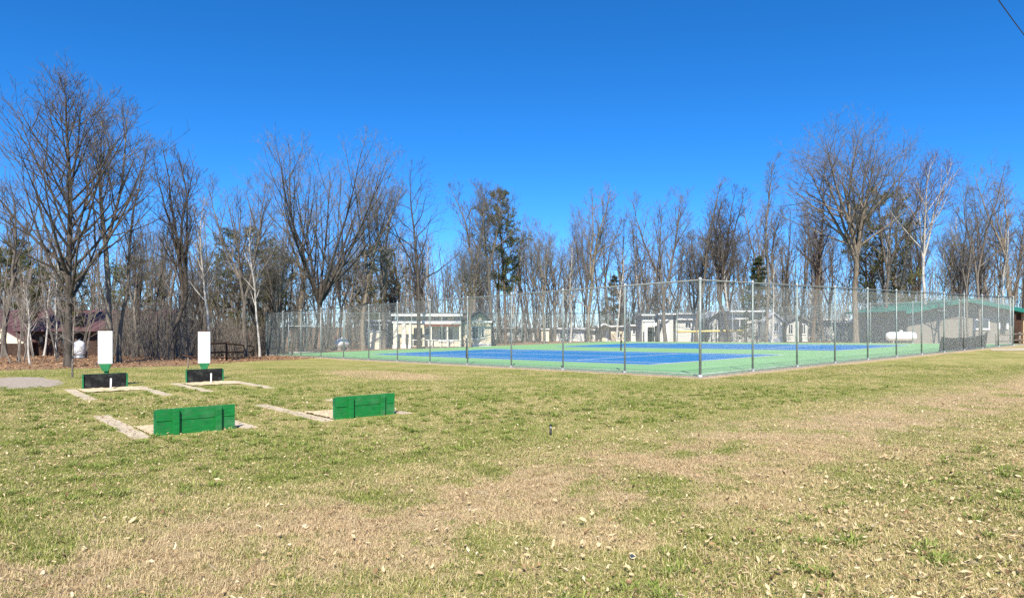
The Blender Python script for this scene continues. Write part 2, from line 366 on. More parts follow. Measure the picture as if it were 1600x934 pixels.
# ------------------------------------------------------------------ chain link fences
FH = 3.05
def fence(p0, p1, nspan, label, skip=(), gate=None, wire_r=.0018, post_r=.032, low_rail=True, end_r=.042):
    p0, p1 = Vector(p0), Vector(p1); d = p1 - p0; L = math.hypot(d.x, d.y); slope = d.z / L
    root = empty('chain_link_fence', p0, math.atan2(d.y, d.x), label, 'fence', 'tall chain link fences around the courts')
    pm = {}
    for i in range(nspan+1):
        s_ = L*i/nspan; r_ = end_r if i in (0, nspan) else post_r
        if r_ not in pm:
            pm[r_] = MB().tube([(0, 0, -.1), (0, 0, FH+.02)], r_, 10).mesh('post', M['post_green'], True)
            pm[r_, 'c'] = MB().tube([(0, 0, FH+.02), (0, 0, FH+.06), (0, 0, FH+.085)], [r_*1.25, r_*1.2, .012], 8).mesh('cap', M['galv_light'])
            pm[r_, 'f'] = MB().tube([(0, 0, .02), (0, 0, .10)], r_*1.7, 8).mesh('footing', M['galv_light'])
        po = link('post', pm[r_], root); po.location = (s_, 0, s_*slope)
        for k_ in ('c', 'f'): link('cap' if k_ == 'c' else 'clamp', pm[r_, k_], po)
    MB().tube([(0, 0, FH), (L, 0, FH+L*slope)], .026, 8).build('top_rail', M['rail_grey'], root, True)
    if low_rail: MB().tube([(0, -.03, .11), (L, -.03, .11+L*slope)], .02, 6).build('bottom_rail', M['post_green'], root, True)
    H0, H1 = .06, FH-.02; H = H1-H0; V = []; pitch = .072
    for sg in (1, -1):
        for k in range(int((L+H)/pitch)+1):
            s0 = -H + k*pitch; ta, tb = max(0, -s0)/H, min(1, (L-s0)/H)
            if tb <= ta: continue
            xa, xb = s0+ta*H, s0+tb*H; za, zb = (H0+ta*H, H0+tb*H) if sg > 0 else (H1-ta*H, H1-tb*H)
            V.append(((xa, .04+sg*.002, za+xa*slope), (xb, .04+sg*.002, zb+xb*slope)))
    V = np.array(V); n = len(V); dirv = V[:, 1]-V[:, 0]; dirv /= np.linalg.norm(dirv, axis=1)[:, None]
    side = np.cross(dirv, [0, 1, 0]); ring = []
    for k in range(3):
        an = 2*math.pi*k/3+.5; ring.append(wire_r*(math.cos(an)*side + math.sin(an)*np.array([0, 1., 0])))
    ring = np.stack(ring, 1); VV = np.concatenate([V[:, 0][:, None]+ring, V[:, 1][:, None]+ring], 1).reshape(-1, 3)
    o = np.arange(n)[:, None]*6; F = np.concatenate([o+np.array([[k, (k+1) % 3, 3+(k+1) % 3, 3+k]]) for k in range(3)])
    tag(link('wire_mesh', fast_mesh('wire_mesh', VV, F, M['wire']), root), kind='stuff')
    return root
fl_ = fence(cp(0, 0), cp(36.58, 0), 12, 'long tall chain link fence running back from the near corner towards the thicket')
fr_ = fence(cp(0, 0), cp(0, 33.53), 11, 'tall chain link fence running from the near corner towards the green roofed building', end_r=.04)
fb_ = fence(cp(36.58, 0), cp(36.58, 36.58), 12, 'tall chain link fence across the courts before the cream home', low_rail=False)
ff_ = fence(cp(0.9, 36.58), cp(36.58, 36.58), 12, 'tall chain link fence behind the back court in front of the white trailers', low_rail=False)
# gate in the far left end of the back fence
def gate(a, b0, b1):
    g0 = cp(a-.08, b0); w_ = b1-b0
    r = empty('fence_gate', g0, ANG, 'chain link gate with cross bar at the far left corner of the courts', 'gate')
    for x_ in (0, w_): MB().tube([(x_, 0, .06), (x_, 0, FH)], .028, 8).build('gate_post', M['galv_light'], r, True)
    for z_ in (2.08, .12): MB().tube([(0, 0, z_), (w_, 0, z_)], .024, 8).build('cross_bar', M['galv_light'], r, True)
    MB().box(.03, .12, -.03, .03, 1.0, 1.12).build('latch', M['galv_light'], r)
gate(36.58, 1.6, 4.1)

# ------------------------------------------------------------------ horseshoe pits
def backstop(a, b_, wd, flip, label, h=.385):
    p = cp(a, b_); r = empty('backstop', p, ANG + (math.pi if flip else 0), label, 'backstop', 'horseshoe pit backstops')
    hw = wd/2
    for z0, z1 in ((-.06, h*.52), (h*.52+.008, h)):
        MB().box(-hw, hw, -.02, .02, z0, z1).build('plank', M['green_paint'], r, bevel=.004)
    for x_ in (-.27*wd, .27*wd):
        MB().box(x_-.045, x_+.045, -.072, -.021, -.06, h-.012).build('cleat', M['green_paint'], r, bevel=.005)
    MB().box(-hw+.012, hw-.012, .021, .034, 0, h-.004).build('face_sheet', M['black_board'], r)
    for sx in (-1, 1): MB().box(sx*hw-.018, sx*hw+.018, .035, .075, -.05, h-.02).build('end_batten', M['green_paint_dull'], r, bevel=.003)
    return r
rng = random.Random(3)
paver_me = [MB().box(-.125+e, .125-e, -.195+e, .195-e, -.05, .0).mesh('paver', M['concrete'], bevel=.006) for e in (.004, .008, .011)]
def pit(a, b_, flip, label):
    p = cp(a, b_); r = empty('horseshoe_pit', p, ANG + (math.pi if flip else 0), label, 'horseshoe pit', 'horseshoe pits on the lawn')
    V, F = [], []; nx, ny = 14, 16
    for j in range(ny+1):
        for i in range(nx+1):
            x_, y_ = -.62+1.24*i/nx, .04+1.16*j/ny + (.05*math.sin(i*1.7)+.04*rng.random() if j == ny else 0)
            V.append((x_, y_, .014 + .02*rng.random() - .012*math.exp(-((x_)**2+(y_-.6)**2)*6)))
    for j in range(ny):
        for i in range(nx): n = j*(nx+1)+i; F.append((n, n+1, n+nx+2, n+nx+1))
    link('sand_bed', fast_mesh('sand_bed', np.array(V), np.array(F), M['sand'], True), r)
    for sx in (-1, 1):
        for k in range(8):
            q = link('paver', paver_me[rng.randrange(3)], r)
            q.location = (sx*.765+rng.uniform(-.012, .012), 0.06+.4*k, .010+rng.uniform(-.006, .006)); q.rotation_euler = (rng.uniform(-.015, .015), rng.uniform(-.02, .02), rng.uniform(-.03, .03))
    return r
def stake(a, b_, label):
    r = empty('pit_stake', cp(a, b_), 0, label, 'stake', 'white stakes in the horseshoe pits')
    MB().tube([(0, 0, -.1), (.0, .01, .27)], .022, 8).build('rod', M['white_paint'], r, True)
    MB().tube([(0, .01, .27), (0, .01, .28)], .019, 8).build('tip', M['white_paint'], r)
for a, b_, wd, fl, nm, ln in ((-1.5, -15.2, 1.12, False, 'bigger nearer green backstop showing its cleats', 'horseshoe pit under the bigger nearer green backstop'),
                          (-1.54, -12.38, 1.15, False, 'green cleated backstop closer to the tennis fence', 'horseshoe pit under the green backstop closer to the tennis fence'),
                          (7.86, -14.87, 1.0, True, 'black faced backstop beside the lone thin tree', 'horseshoe pit before the black backstop beside the lone thin tree'),
                          (8.19, -12.33, 1.0, True, 'black faced backstop closer to the brown rail fence', 'horseshoe pit before the black backstop closer to the brown fence')):
    backstop(a, b_, wd, fl, nm); pit(a, b_, fl, ln)
    sx = .02 if fl else 0
    stake(a + (-.42 if fl else .55), b_ + .06, 'white stake in the ' + ('pit before the ' if fl else 'sand behind the ') + nm.replace(' showing its cleats', ''))

def scoreboard(px, d, r_top, r_bot, wpx, label):
    x_ = hx(px, d); g0 = gp(x_, d); s_ = d/FOC; zt, zb = hz(r_top, d)-g0.z, hz(r_bot, d)-g0.z; hw = wpx*s_/2
    r = empty('score_post', g0, ANG-R(32), label, 'scoreboard', 'white score boards behind the pits')
    MB().box(-.045, .045, .03, .12, -.1, zt-.1).build('post', M['green_paint_dull'], r, bevel=.005)
    pn = MB().box(-hw, hw, -.012, .012, zb, zt).build('board', M['white_paint'], r, bevel=.004)
    mk = MB()
    for k in range(21):
        z_ = zt-.05-(zt-zb-.08)*k/20.5
        for q in (-.78, .72): mk.box(q*hw-.012, q*hw+.012, -.0145, -.0125, z_-.009, z_+.009)
    tag(mk.build('score_marks', M['grey_mark'], pn), kind='stuff')
    MB().prism([(-hw*.85, zb-.004), (hw*.85, zb-.004), (.07, zb-.2), (-.07, zb-.2)], -.01, .028).build('bracket', M['green_paint_dull'], r)
    MB().box(-hw*.9, hw*.9, -.016, .02, zt+.002, zt+.03).build('top_rail', M['brown_wood'], r)
scoreboard(164.5, 18.15, 517, 568, 21, 'tall white score board behind the black backstop beside the thin tree')
scoreboard(319, 20.1, 518, 567, 18, 'tall white score board behind the black backstop near the brown fence')

# irrigation riser in the lawn
p = at(860, 680); r = empty('riser_pipe', p, 0, 'short dark capped pipe standing alone in the lawn', 'pipe')
MB().tube([(0, 0, -.05), (.004, 0, .09)], .018, 8).build('pipe', M['black_metal'], r, True)
MB().tube([(.004, 0, .09), (.006, 0, .13), (.006, 0, .135)], [.012, .014, .01], 8).build('riser_cap', M['galv'], r, True)
MB().tube([(.006, 0, .135), (.008, 0, .165)], .013, 8).build('valve', M['black_metal'], r)

# asphalt patch at the left edge of the lawn
me_v, me_f = [], []
out = [(-40, 593), (20, 589), (62, 589), (92, 594), (103, 599), (80, 604), (30, 608), (-40, 611)]
pts = [at(x_, y_) for x_, y_ in out]; c_ = sum(pts, Vector())/len(pts); poly = []
for i, q in enumerate(pts):
    nq = pts[(i+1) % len(pts)]
    for k in range(5): e = q.lerp(nq, k/5); poly.append((e.x+rng.uniform(-.07, .07), e.y+rng.uniform(-.12, .12), e.z+.006))
n = len(poly); V = [tuple(c_+Vector((0, 0, .006)))]+poly
tag(link('path', fast_mesh('path', np.array(V), np.array([(0, 1+i, 1+(i+1) % n) for i in range(n)]), M['asphalt'])), 'worn grey asphalt path ending in the lawn', None, None, 'structure')

# brown rail fence by the thicket
def rail_fence(pts, label, mt, h=.95, rails=(.42, .85), r_=.045, ext=None):
    r = empty('rail_fence', pts[0], 0, label, 'fence'); o = pts[0]
    for p in pts: q = p-o; MB().tube([(q.x, q.y, q.z-.2), (q.x, q.y, q.z+h)], r_*1.35, 8).build('post', mt, r, True)
    for z_ in rails:
        for p, q in zip(pts[:-1], pts[1:]):
            u, v = p-o, q-o; MB().tube([(u.x, u.y-.06, u.z+z_), (v.x, v.y-.06, v.z+z_+.01)], r_, 7).build('rail', mt, r, True)
rail_fence([at(318, 566), at(354, 563.5), at(402, 556)], 'dark brown two rail wooden fence beside the thicket', M['brown_wood'])
c0 = gp(hx(1557, 43.5), 43.5)
rail_fence([c0, gp(hx(1593, 46), 46), gp(hx(1640, 48.5), 48.5)], 'weathered low rail fence in front of the green roofed building', M['grey_wood'], .8, (.28, .68), .05)
# concrete walk leading to the green roofed building
w0 = [(1545, 545.5), (1600, 543), (1680, 541), (1680, 546), (1600, 548), (1550, 548)]
pv = [at(*q) + Vector((0, 0, .012)) for q in w0]
tag(link('pavement', fast_mesh('pavement', np.array([tuple(q) for q in pv]), np.array([(0, 1, 4, 5), (1, 2, 3, 4)]), M['concrete'])), 'pale concrete walk by the low rail fence', None, None, 'structure')

# tilted sign stand at the thicket edge
p = at(294, 576); s_ = p.y/FOC; r = empty('sign_stand', p, 0, 'small tilted sign on a thin post at the thicket edge', 'sign')
MB().tube([(0, 0, -.1), (0, 0, .42)], .022, 7).build('post', M['grey_wood'], r, True)
MB().hexa([(-.19,-.05,.50),(-.18,.1,.50),(.19,.1,.40),(.19,-.05,.40),(-.19,-.05,.55),(-.18,.1,.55),(.19,.1,.45),(.19,-.05,.45)]).build('panel', M['brown_wood'], r)

# ------------------------------------------------------------------ windscreen slumped on the fence
n = 40; V = []; nh = 8
A0, A1 = 21.3, 29.0
def tarp_pt(i, j):
    u = i/n; b_ = A0+(A1-A0)*u; h = .80+.06*u-.14*math.sin(u*math.pi)**.7+.015*math.sin(u*23)+(.12*(u-.88)/.12 if u > .88 else 0)
    v = j/nh; off = .10 + .05*math.sin(u*31+v*3) + .25*(1-v)**2*(.5+.5*math.sin(u*9))
    return cp(off, b_, .03+h*v)
for i in range(n+1):
    for j in range(nh+1): V.append(tuple(tarp_pt(i, j)))
F = [(i*(nh+1)+j, (i+1)*(nh+1)+j, (i+1)*(nh+1)+j+1, i*(nh+1)+j+1) for i in range(n) for j in range(nh)]
o = link('windscreen', fast_mesh('windscreen', np.array(V), np.array(F), M['fabric_black'], True))
md = o.modifiers.new('thickness', 'SOLIDIFY'); md.thickness = .012
tag(o, 'slumped black windscreen fabric hanging low along the tennis fence', 'windscreen')

# ------------------------------------------------------------------ tanks
def capsule(Ls, r_, k=20, axis='x'):
    pts, rad = [], []
    for i in range(7): an = math.pi/2*(1-i/6); pts.append(-Ls/2+r_-r_*math.sin(an)*.8); rad.append(max(.003, r_*math.cos(an)))
    for i in range(7): an = math.pi/2*i/6; pts.append(Ls/2-r_+r_*math.sin(an)*.8); rad.append(max(.003, r_*math.cos(an)))
    return MB().tube([(p, 0, 0) if axis == 'x' else (0, 0, p) for p in pts], rad, k)
def propane(px, d, Ls, r_, rz, label):
    g0 = gp(hx(px, d), d); r = empty('propane_tank', g0, rz, label, 'tank', 'white gas tanks')
    body = capsule(Ls, r_).build('tank_body', M['tank_white'], r, True); body.location.z = r_+.22
    for x_ in (-Ls*.3, Ls*.3): MB().prism([(-r_*.8, 0), (r_*.8, 0), (r_*.7, .3), (-r_*.7, .3)], x_-.05, x_+.05, 'x').build('saddle', M['kerb'], r)
    dm = MB().tube([(0, 0, 2*r_+.2), (0, 0, 2*r_+.32), (0, 0, 2*r_+.38)], [.14, .14, .05], 12).build('dome', M['tank_white'], r, True)
    return r
propane(1408, 56, 2.7, .36, R(4), 'long white horizontal gas tank before the green roofed building')
propane(534, 58.5, 1.6, .38, R(62), 'white gas tank standing beyond the fence near the cream home')
d = 58; g0 = gp(hx(524, d), d); r = empty('handcart', g0, 0, 'red upright hand cart beside the white gas tank', 'cart')
MB().box(-.05, .12, 0, .1, .15, 1.15).build('frame', M['rust_red'], r); MB().tube([(-.02, -.08, .15), (-.02, .18, .15)], .15, 10).build('wheel', M['black_metal'], r)
d = 34; g0 = gp(hx(124, d), d); r = empty('upright_tank', g0, 0, 'white round topped tank among the trunks by the maroon roofed lodge', 'tank')
bd = capsule(.86, .25, axis='z').build('tank_body', M['tank_white'], r, True); bd.location.z = .52
MB().tube([(0, 0, .0), (0, 0, .14)], [.24, .24], 16).build('base_ring', M['galv'], r, True)
MB().tube([(0, 0, .9), (0, 0, .97)], [.06, .05], 10).build('valve', M['galv'], r)

# low field fence with a yellow cap
d = 76; xa, xb = hx(1057, d), hx(1165, d); g0 = gp(xa, d); L = xb-xa
r = empty('field_fence', g0, 0, 'low fence with a bright yellow top cap beyond the courts', 'fence'); zt = hz(517.5, d)-g0.z
MB().tube([(0, 0, zt-.06), (L, 0, zt+.1)], .11, 10).build('yellow_cap', M['yellow'], r, True)
for k in range(5): x_ = L*k/4; MB().tube([(x_, .02, -.1), (x_, .02, zt)], .03, 7).build('post', M['galv'], r, True)

# ------------------------------------------------------------------ buildings
class Home:
    def __init__(s, px, d, label, cat='house', name='park_home', group=None, rz=0):
        s.px, s.d, s.g = px, d, gp(hx(px, d), d); s.r = empty(name, s.g, rz, label, cat, group)
    def X(s, px): return (px-s.px)*s.d/FOC
    def Z(s, py): return hz(py, s.d)-s.g.z
    def box(s, name, mt, p0, p1, r0, r1, y0, y1, parent=None, bevel=0):      # columns p0..p1, rows r0 (top)..r1 (bottom; None = ground)
        z1, z0 = s.Z(r0), -.6 if r1 is None else s.Z(r1)
        return MB().box(s.X(p0), s.X(p1), y0, y1, z0, z1).build(name, M[mt], parent or s.r, bevel=bevel)
    def window(s, p0, p1, r0, r1, y=0, mt='white_paint', bars=1, fr=.07):
        x0, x1, z1, z0 = s.X(p0), s.X(p1), s.Z(r0), s.Z(r1); m_ = MB()
        m_.box(x0, x1, y-.05, y+.02, z1-fr, z1).box(x0, x1, y-.05, y+.02, z0, z0+fr).box(x0, x0+fr, y-.05, y+.02, z0+fr, z1-fr).box(x1-fr, x1, y-.05, y+.02, z0+fr, z1-fr)
        for k in range(bars): q = x0+(x1-x0)*(k+1)/(bars+1); m_.box(q-fr*.4, q+fr*.4, y-.04, y+.02, z0+fr, z1-fr)
        wn = m_.build('window', M[mt], s.r)
        MB().box(x0+fr*.5, x1-fr*.5, y-.015, y+.01, z0+fr*.5, z1-fr*.5).build('pane', M['glass'], wn)
        MB().box(x0-.04, x1+.04, y-.09, y-.052, z0-.05, z0+.01).build('sill', M[mt], wn)
    def gable(s, name, mt, p0, pa, p1, re, ra, y0, y1, thick=.16, parent=None, lap=.0):
        # two roof slabs over an apex column pa
        out = []
        for q in (p0, p1):
            xe, xa = s.X(q), s.X(pa); ze, za = s.Z(re), s.Z(ra)
            out.append(MB().prism([(xe, ze), (xa, za), (xa, za+thick), (xe, ze+thick)], y0, y1).build(name, M[mt], parent or s.r))
        return out
    def gwall(s, name, mt, p0, pa, p1, re, ra, y0, y1):
        return MB().prism([(s.X(p0), -.6), (s.X(p1), -.6), (s.X(p1), s.Z(re)), (s.X(pa), s.Z(ra)), (s.X(p0), s.Z(re))], y0, y1).build(name, M[mt], s.r)

# cream park home behind the far fence
h = Home(615, 62, 'long cream park home with white fascia and recessed dark windows')
h.box('wall', 'siding_cream', 617, 721, 505, None, 0, 4.2)
h.box('roof', 'roof_grey', 613, 724, 489, 490.4, -.7, 4.6)
h.box('fascia', 'white_paint', 613, 724, 490.6, 494, -.75, -.62)
h.box('clerestory_wall', 'siding_cream', 618, 720, 490.6, 505, .3, 4.1)
for p in (622, 640, 658, 676, 689, 708): h.window(p, p+11, 495, 501, .28, bars=0, fr=.05)
h.box('porch_beam', 'white_paint', 616, 722, 502, 505, -1.25, -1.1)
h.box('porch_roof', 'cream_pale', 664, 722, 505.3, 506.2, -1.4, 0)
h.box('awning', 'rust_red', 666, 720, 506.5, 509, -1.32, -1.24)
for p0, p1 in ((618, 624), (631, 637), (642, 645), (675, 677), (700, 702), (719, 721.5)): h.box('porch_column', 'cream_pale', p0, p1, 505.2, None, -1.22, -1.0)
for p0, p1 in ((617, 625), (630, 638), (641, 646)): h.box('column_base', 'white_paint', p0, p1, 538, None, -1.3, -.95)
h.box('screen_panel', 'dark_int', 646.5, 660, 512, 539, -.06, -.01)
h.window(686, 697, 511, 533, 0, bars=1); h.window(700, 709, 511, 533, 0, bars=0); h.window(663, 674, 512, 524, 0, bars=0)
h.box('deck', 'grey_wood', 645, 722, 541, None, -1.3, -.02)
for p in range(648, 722, 6): h.box('baluster', 'white_paint', p, p+.8, 531, 541, -1.28, -1.22)
h.box('handrail', 'white_paint', 646, 722, 530, 531, -1.29, -1.21)

h = Home(738, 63, 'cream gabled cottage with grey shingle roof beside the long cream home')
h.gwall('wall', 'siding_cream', 724, 752, 767, 503, 488, 0, 5); 
h.gable('roof', 'roof_grey', 718, 750, 771, 503.5, 486.5, -.5, 5.4)
h.box('fascia', 'white_paint', 738, 769, 501.5, 504, -.56, -.5)
h.window(737, 748, 510, 530, 0); h.window(752, 757, 512, 528, 0, bars=0)
h.box('foundation', 'white_paint', 738, 767.3, 536, None, -.06, -.01)

h = Home(588, 68, 'blue grey trailer with pale flat canopy left of the cream home', 'trailer', 'trailer')
h.box('wall', 'siding_blue', 566, 613, 503, None, 0, 3); h.box('roof', 'roof_pale', 564, 615, 499.5, 502, -.6, 3.2)
h.box('canopy', 'white_paint', 586, 612, 506.5, 508, -2, -.05)
for p in (587, 599, 610): h.box('canopy_post', 'white_paint', p, p+1.2, 508.2, None, -1.95, -1.87)
h.window(590, 597, 512, 522, 0); h.window(601, 608, 512, 522, 0)
h = Home(577.5, 60, 'small pale beige utility shed left of the cream home', 'shed', 'utility_shed')
h.box('wall', 'cream_pale', 578, 594, 518, None, 0, 1.2); h.box('roof', 'roof_pale', 577, 595, 516.5, 517.9, -.1, 1.3)
h.box('door', 'cream', 582, 590, 521, 543, -.03, -.005)

def trailer(p0, p1, d, r0, wall, label, wins=(), door=None, roof='roof_pale', over=2, name='trailer', cat='trailer'):
    h = Home(p0, d, label, cat, name)
    h.box('wall', wall, p0, p1, r0+1.6, None, 0, 3.4); h.box('roof', roof, p0-over, p1+over, r0, r0+1.5, -.5, 3.7)
    h.box('fascia', 'white_paint', p0-over, p1+over, r0+.9, r0+2.1, -.56, -.51)
    for q in wins: h.window(*q, 0, bars=1 if q[1]-q[0] > 8 else 0)
    if door:
        dd = h.box('door', 'white_paint', door[0], door[1], door[2], 537, -.05, -.005)
        MB().box(h.X(door[1])-.16, h.X(door[1])-.1, -.09, -.052, .9, 1.0).build('handle', M['galv'], dd)
    return h
trailer(986, 1001, 84, 507, 'siding_white', 'narrow white trailer squeezed beside the clerestory homes', ((988, 993, 513, 522),), (995, 999, 514))
trailer(914, 931, 90, 514, 'siding_white', 'low white camper between the white and cream trailers', ((917, 922, 519, 527),), None)
h = Home(845, 82, 'small beige shed between the grey beige trailer and the white trailer', 'shed', 'utility_shed')
h.box('wall', 'cream', 846, 858, 515, None, 0, 2); h.box('roof', 'roof_pale', 844.5, 859.5, 513, 514.8, -.2, 2.2); h.box('door', 'cream_pale', 849, 855, 519, 539, -.04, -.005)
trailer(1316, 1346, 88, 503, 'siding_white', 'pale trailer partly hidden behind the huge pale trunk', ((1320, 1326, 508, 517), (1334, 1341, 508, 517)), None)
trailer(772, 838, 94, 511, 'siding_grey', 'grey beige trailer half hidden left of the small beige shed', ((778, 786, 517, 525), (800, 812, 517, 525), (824, 830, 517, 525)), (792, 796, 516), 'roof_grey')
trailer(1098, 1142, 92, 498, 'siding_grey', 'grey home filling the gap behind the small porch home', ((1134, 1139, 505, 515),), None, 'roof_grey')
trailer(1212, 1232, 90, 500, 'siding_grey', 'grey home wall showing between the front gable and the trimmed cottage', ((1217, 1225, 506, 516),), None, 'roof_grey')
trailer(1264, 1330, 96, 498, 'siding_cream', 'long pale home standing behind the low grey trailer', ((1312, 1318, 503, 512),), None, 'roof_pale')
trailer(864, 913, 84, 512, 'siding_white', 'white trailer with two small windows beside the small beige shed', ((874, 881, 518, 530), (889, 897, 517, 527)), (904, 909, 517))
h = trailer(934, 984, 88, 508.5, 'siding_cream', 'cream trailer behind the far fence post cluster', ((962, 968, 517, 528), (974, 982, 514, 527)), (946, 951, 516))
h.gable('porch_roof', 'roof_pale', 932, 942, 954, 512, 507, -1.6, -.02)
h = trailer(1003, 1023, 80, 491, 'siding_sage', 'narrow white framed home with clerestory and open porch', ())
h.box('clerestory_trim', 'white_paint', 1004, 1022, 500.5, 502.5, -.12, -.01)
for p in (1005, 1009, 1013, 1017): h.window(p, p+3.6, 495, 500, 0, bars=0, fr=.04)
h.box('porch_beam', 'white_paint', 1004, 1023, 504, 509, -1.2, -1.05); h.box('porch_column', 'white_paint', 1004, 1008.5, 509, None, -1.2, -1.0); h.box('porch_column', 'cream', 1025, 1027.5, 500, None, -1.2, -1.0)
h.box('porch_opening', 'dark_int', 1010, 1022, 511, 534, -.06, -.01)
h = trailer(1029, 1052, 81, 489.5, 'siding_sage', 'white clerestory home with tall white door panel beside the yellow capped fence', ())
for p in (1030, 1034, 1038, 1042): h.window(p, p+3.6, 495, 499.5, 0, bars=0, fr=.04)
h.box('trim_band', 'white_paint', 1029, 1046, 500, 501.5, -.12, -.01); h.box('door', 'white_paint', 1034, 1045, 506, 537, -.08, -.01)
for p in (1036.5, 1039.5, 1042.5): h.box('door_groove', 'grey_mark', p-.2, p+.2, 507, 529, -.1, -.085)
h.box('window_panel', 'dark_int', 1030, 1033, 505, 516, -.06, -.01)
h = trailer(1056, 1096, 82, 488.5, 'siding_sage', 'grey green home behind the yellow capped fence', ((1061, 1067, 492.5, 496.5), (1070, 1080, 503, 513), (1084, 1093, 503, 513)), None, 'roof_grey')
h.box('trim_band', 'white_paint', 1057, 1094, 498, 499.6, -.4, -.01)
h = Home(1104, 83, 'small white porch home with steep gable behind the fence corner post')
h.gwall('wall', 'siding_sage', 1106, 1119, 1132, 499, 489, 0, 4); h.gable('roof', 'roof_pale', 1103, 1119, 1135, 499.5, 488, -.7, 4.2)
for p in (1111, 1118, 1129): h.box('porch_column', 'white_paint', p, p+2, 500, None, -.6, -.4)
h.window(1121, 1127, 505, 515, 0)
h = Home(1140, 78, 'white roofed home with long clerestory and front gable behind a spruce')
h.box('wall', 'siding_grey', 1141, 1200, 499, None, 0, 4); h.box('clerestory_wall', 'siding_grey', 1142, 1199, 487.6, 499, .4, 4)
h.box('roof', 'roof_pale', 1139, 1202, 485.2, 487.4, -.6, 4.3); h.box('porch_roof', 'white_paint', 1138, 1164, 497, 498.8, -1.2, -.01)
for p in (1142, 1149, 1156): h.window(p, p+6, 491, 495.5, .38, bars=0, fr=.05)
for p in (1139, 1150, 1162): h.box('porch_column', 'white_paint', p, p+1.5, 499, None, -1.15, -1.0)
h.gwall('front_gable_wall', 'cream_pale', 1187, 1201, 1214, 503, 491, -1.5, -.02); h.gable('front_gable_roof', 'roof_pale', 1184, 1201, 1217, 503.5, 490, -1.8, -.03)
h.window(1201, 1208, 504, 518, -1.52); h.box('skirting', 'white_paint', 1186, 1213, 529, None, -1.56, -1.51)
h = Home(1228, 82, 'white trimmed grey cottage between the two birch trunks')
h.gwall('wall', 'siding_sage', 1228, 1245, 1262, 504, 495, 0, 4); h.gable('roof', 'roof_grey', 1225, 1245, 1266, 504.3, 494, -.5, 4.2)
for p in (1231, 1251): h.window(p, p+8, 506, 522, 0)
h.box('skirting', 'white_paint', 1229, 1262, 532, None, -.06, -.01)
h = trailer(1270, 1312, 86, 501, 'siding_grey', 'low grey trailer with three white windows', ((1273, 1278, 506, 516), (1281, 1286, 506, 516), (1300, 1305, 506, 518)), None, 'roof_grey')
h = Home(1352, 84, 'small white gabled cabin behind the long gas tank')
h.gwall('wall', 'siding_grey', 1355, 1378, 1402, 503, 492, 0, 4); h.gable('roof', 'roof_pale', 1350, 1378, 1407, 503.5, 490.5, -.7, 4.3)
for p in (1356, 1370, 1386): h.window(p, p+9, 504, 517, 0)
for p in (1354, 1400): h.box('porch_column', 'white_paint', p, p+1.6, 502, None, -.6, -.45)

# green roofed building at the right
h = Home(1500, 61, 'brown sided building with a low green metal gable roof', 'building', 'park_building')
EA = 16.5/85.0
h.gwall('wall', 'siding_brown', 1418, 1500, 1584, 469.5+84*EA, 469.5, 0, 9)
for p0 in (1404, 1612):
    xe, xa, za = h.X(p0), h.X(1500), h.Z(468.8); ze = h.Z(468.8+abs(p0-1500)*EA)
    rf = MB().prism([(xe, ze), (xa, za), (xa, za+.12), (xe, ze+.12)], -1.15, 10).build('roof', M['roof_green'], h.r)
    MB().prism([(xe, ze-.2), (xa, za-.2), (xa, za+.15), (xe, ze+.15)], -1.2, -1.152).build('rake_board', M['roof_green'], rf)
    for k in range(9):
        y_ = -1.0+k*1.35; MB().prism([(xe, ze+.12), (xa, za+.12), (xa, za+.16), (xe, ze+.16)], y_-.02, y_+.02).build('roof_seam', M['roof_green'], rf)
h.window(1521.5, 1546, 498, 514.5, 0, bars=1, fr=.11)
h.box('door', 'dark_int', 1562.5, 1570, 494, 523, -.06, -.005)
for p in (1558, 1571): h.box('wall_lamp', 'white_paint', p, p+3.2, 504, 514, -.14, -.01)
h.box('gable_vent', 'white_paint', 1464, 1477, 484, 486.4, -.1, -.005); h.box('vent_opening', 'dark_int', 1464, 1477, 486.6, 490, -.06, -.01)
h.box('wall_trim', 'grey_wood', 1430, 1505, 496.2, 497.4, -.05, -.005)
h.box('porch_back_wall', 'wall_brown', 1584.5, 1650, 484, None, 2.2, 2.4)
h.box('porch_end_wall', 'wall_brown', 1640, 1643, 490, None, -.9, 2.1)
h.box('porch_floor', 'concrete', 1584.5, 1640, 541, None, -1, 5)
for p in (1591, 1612): h.box('porch_post', 'tan_post', p, p+3, 489, None, -.6, -.34)
h.box('porch_screen', 'wall_brown', 1584.6, 1640, 490, 500, -.3, -.25)

# maroon roofed lodge at the left
h = Home(0, 52, 'dark brown lodge with a maroon metal roof behind the trunks', 'building', 'lodge')
h.box('wall', 'wall_brown', 20, 236, 515, None, 0, 8)
x0, x1 = h.X(-120), h.X(240); ze, zr = h.Z(517.5), h.Z(487)+.15
for y0, y1 in ((-.7, 4.), (8.7, 4.)):
    rf = MB().prism([(y0, ze), (y1, zr), (y1, zr+.1), (y0, ze+.1)], x0, x1, 'x').build('roof', M['roof_maroon'], h.r)
    for k in range(28): x_ = x0+(x1-x0)*(k+.5)/28; MB().prism([(y0, ze+.1), (y1, zr+.1), (y1, zr+.135), (y0, ze+.135)], x_-.02, x_+.02, 'x').build('roof_seam', M['roof_maroon'], rf)
for p in (60, 95, 150, 200): h.window(p, p+9, 524, 538, 0, 'wall_brown', 0)
h.box('door', 'dark_int', 120, 132, 522, None, -.05, -.005)
gx = h.g.x; xa, xe = hx(-52, 50.9)-gx, hx(44, 50.9)-gx; za, zb = hz(481, 50.9)-h.g.z, hz(536.5, 50.9)-h.g.z; xl = 2*xa-xe
MB().prism([(xl+.05, zb), (xe-.05, zb), (xa, za-.02)], -1.1, -1.0).build('gable_panel', M['cream'], h.r)
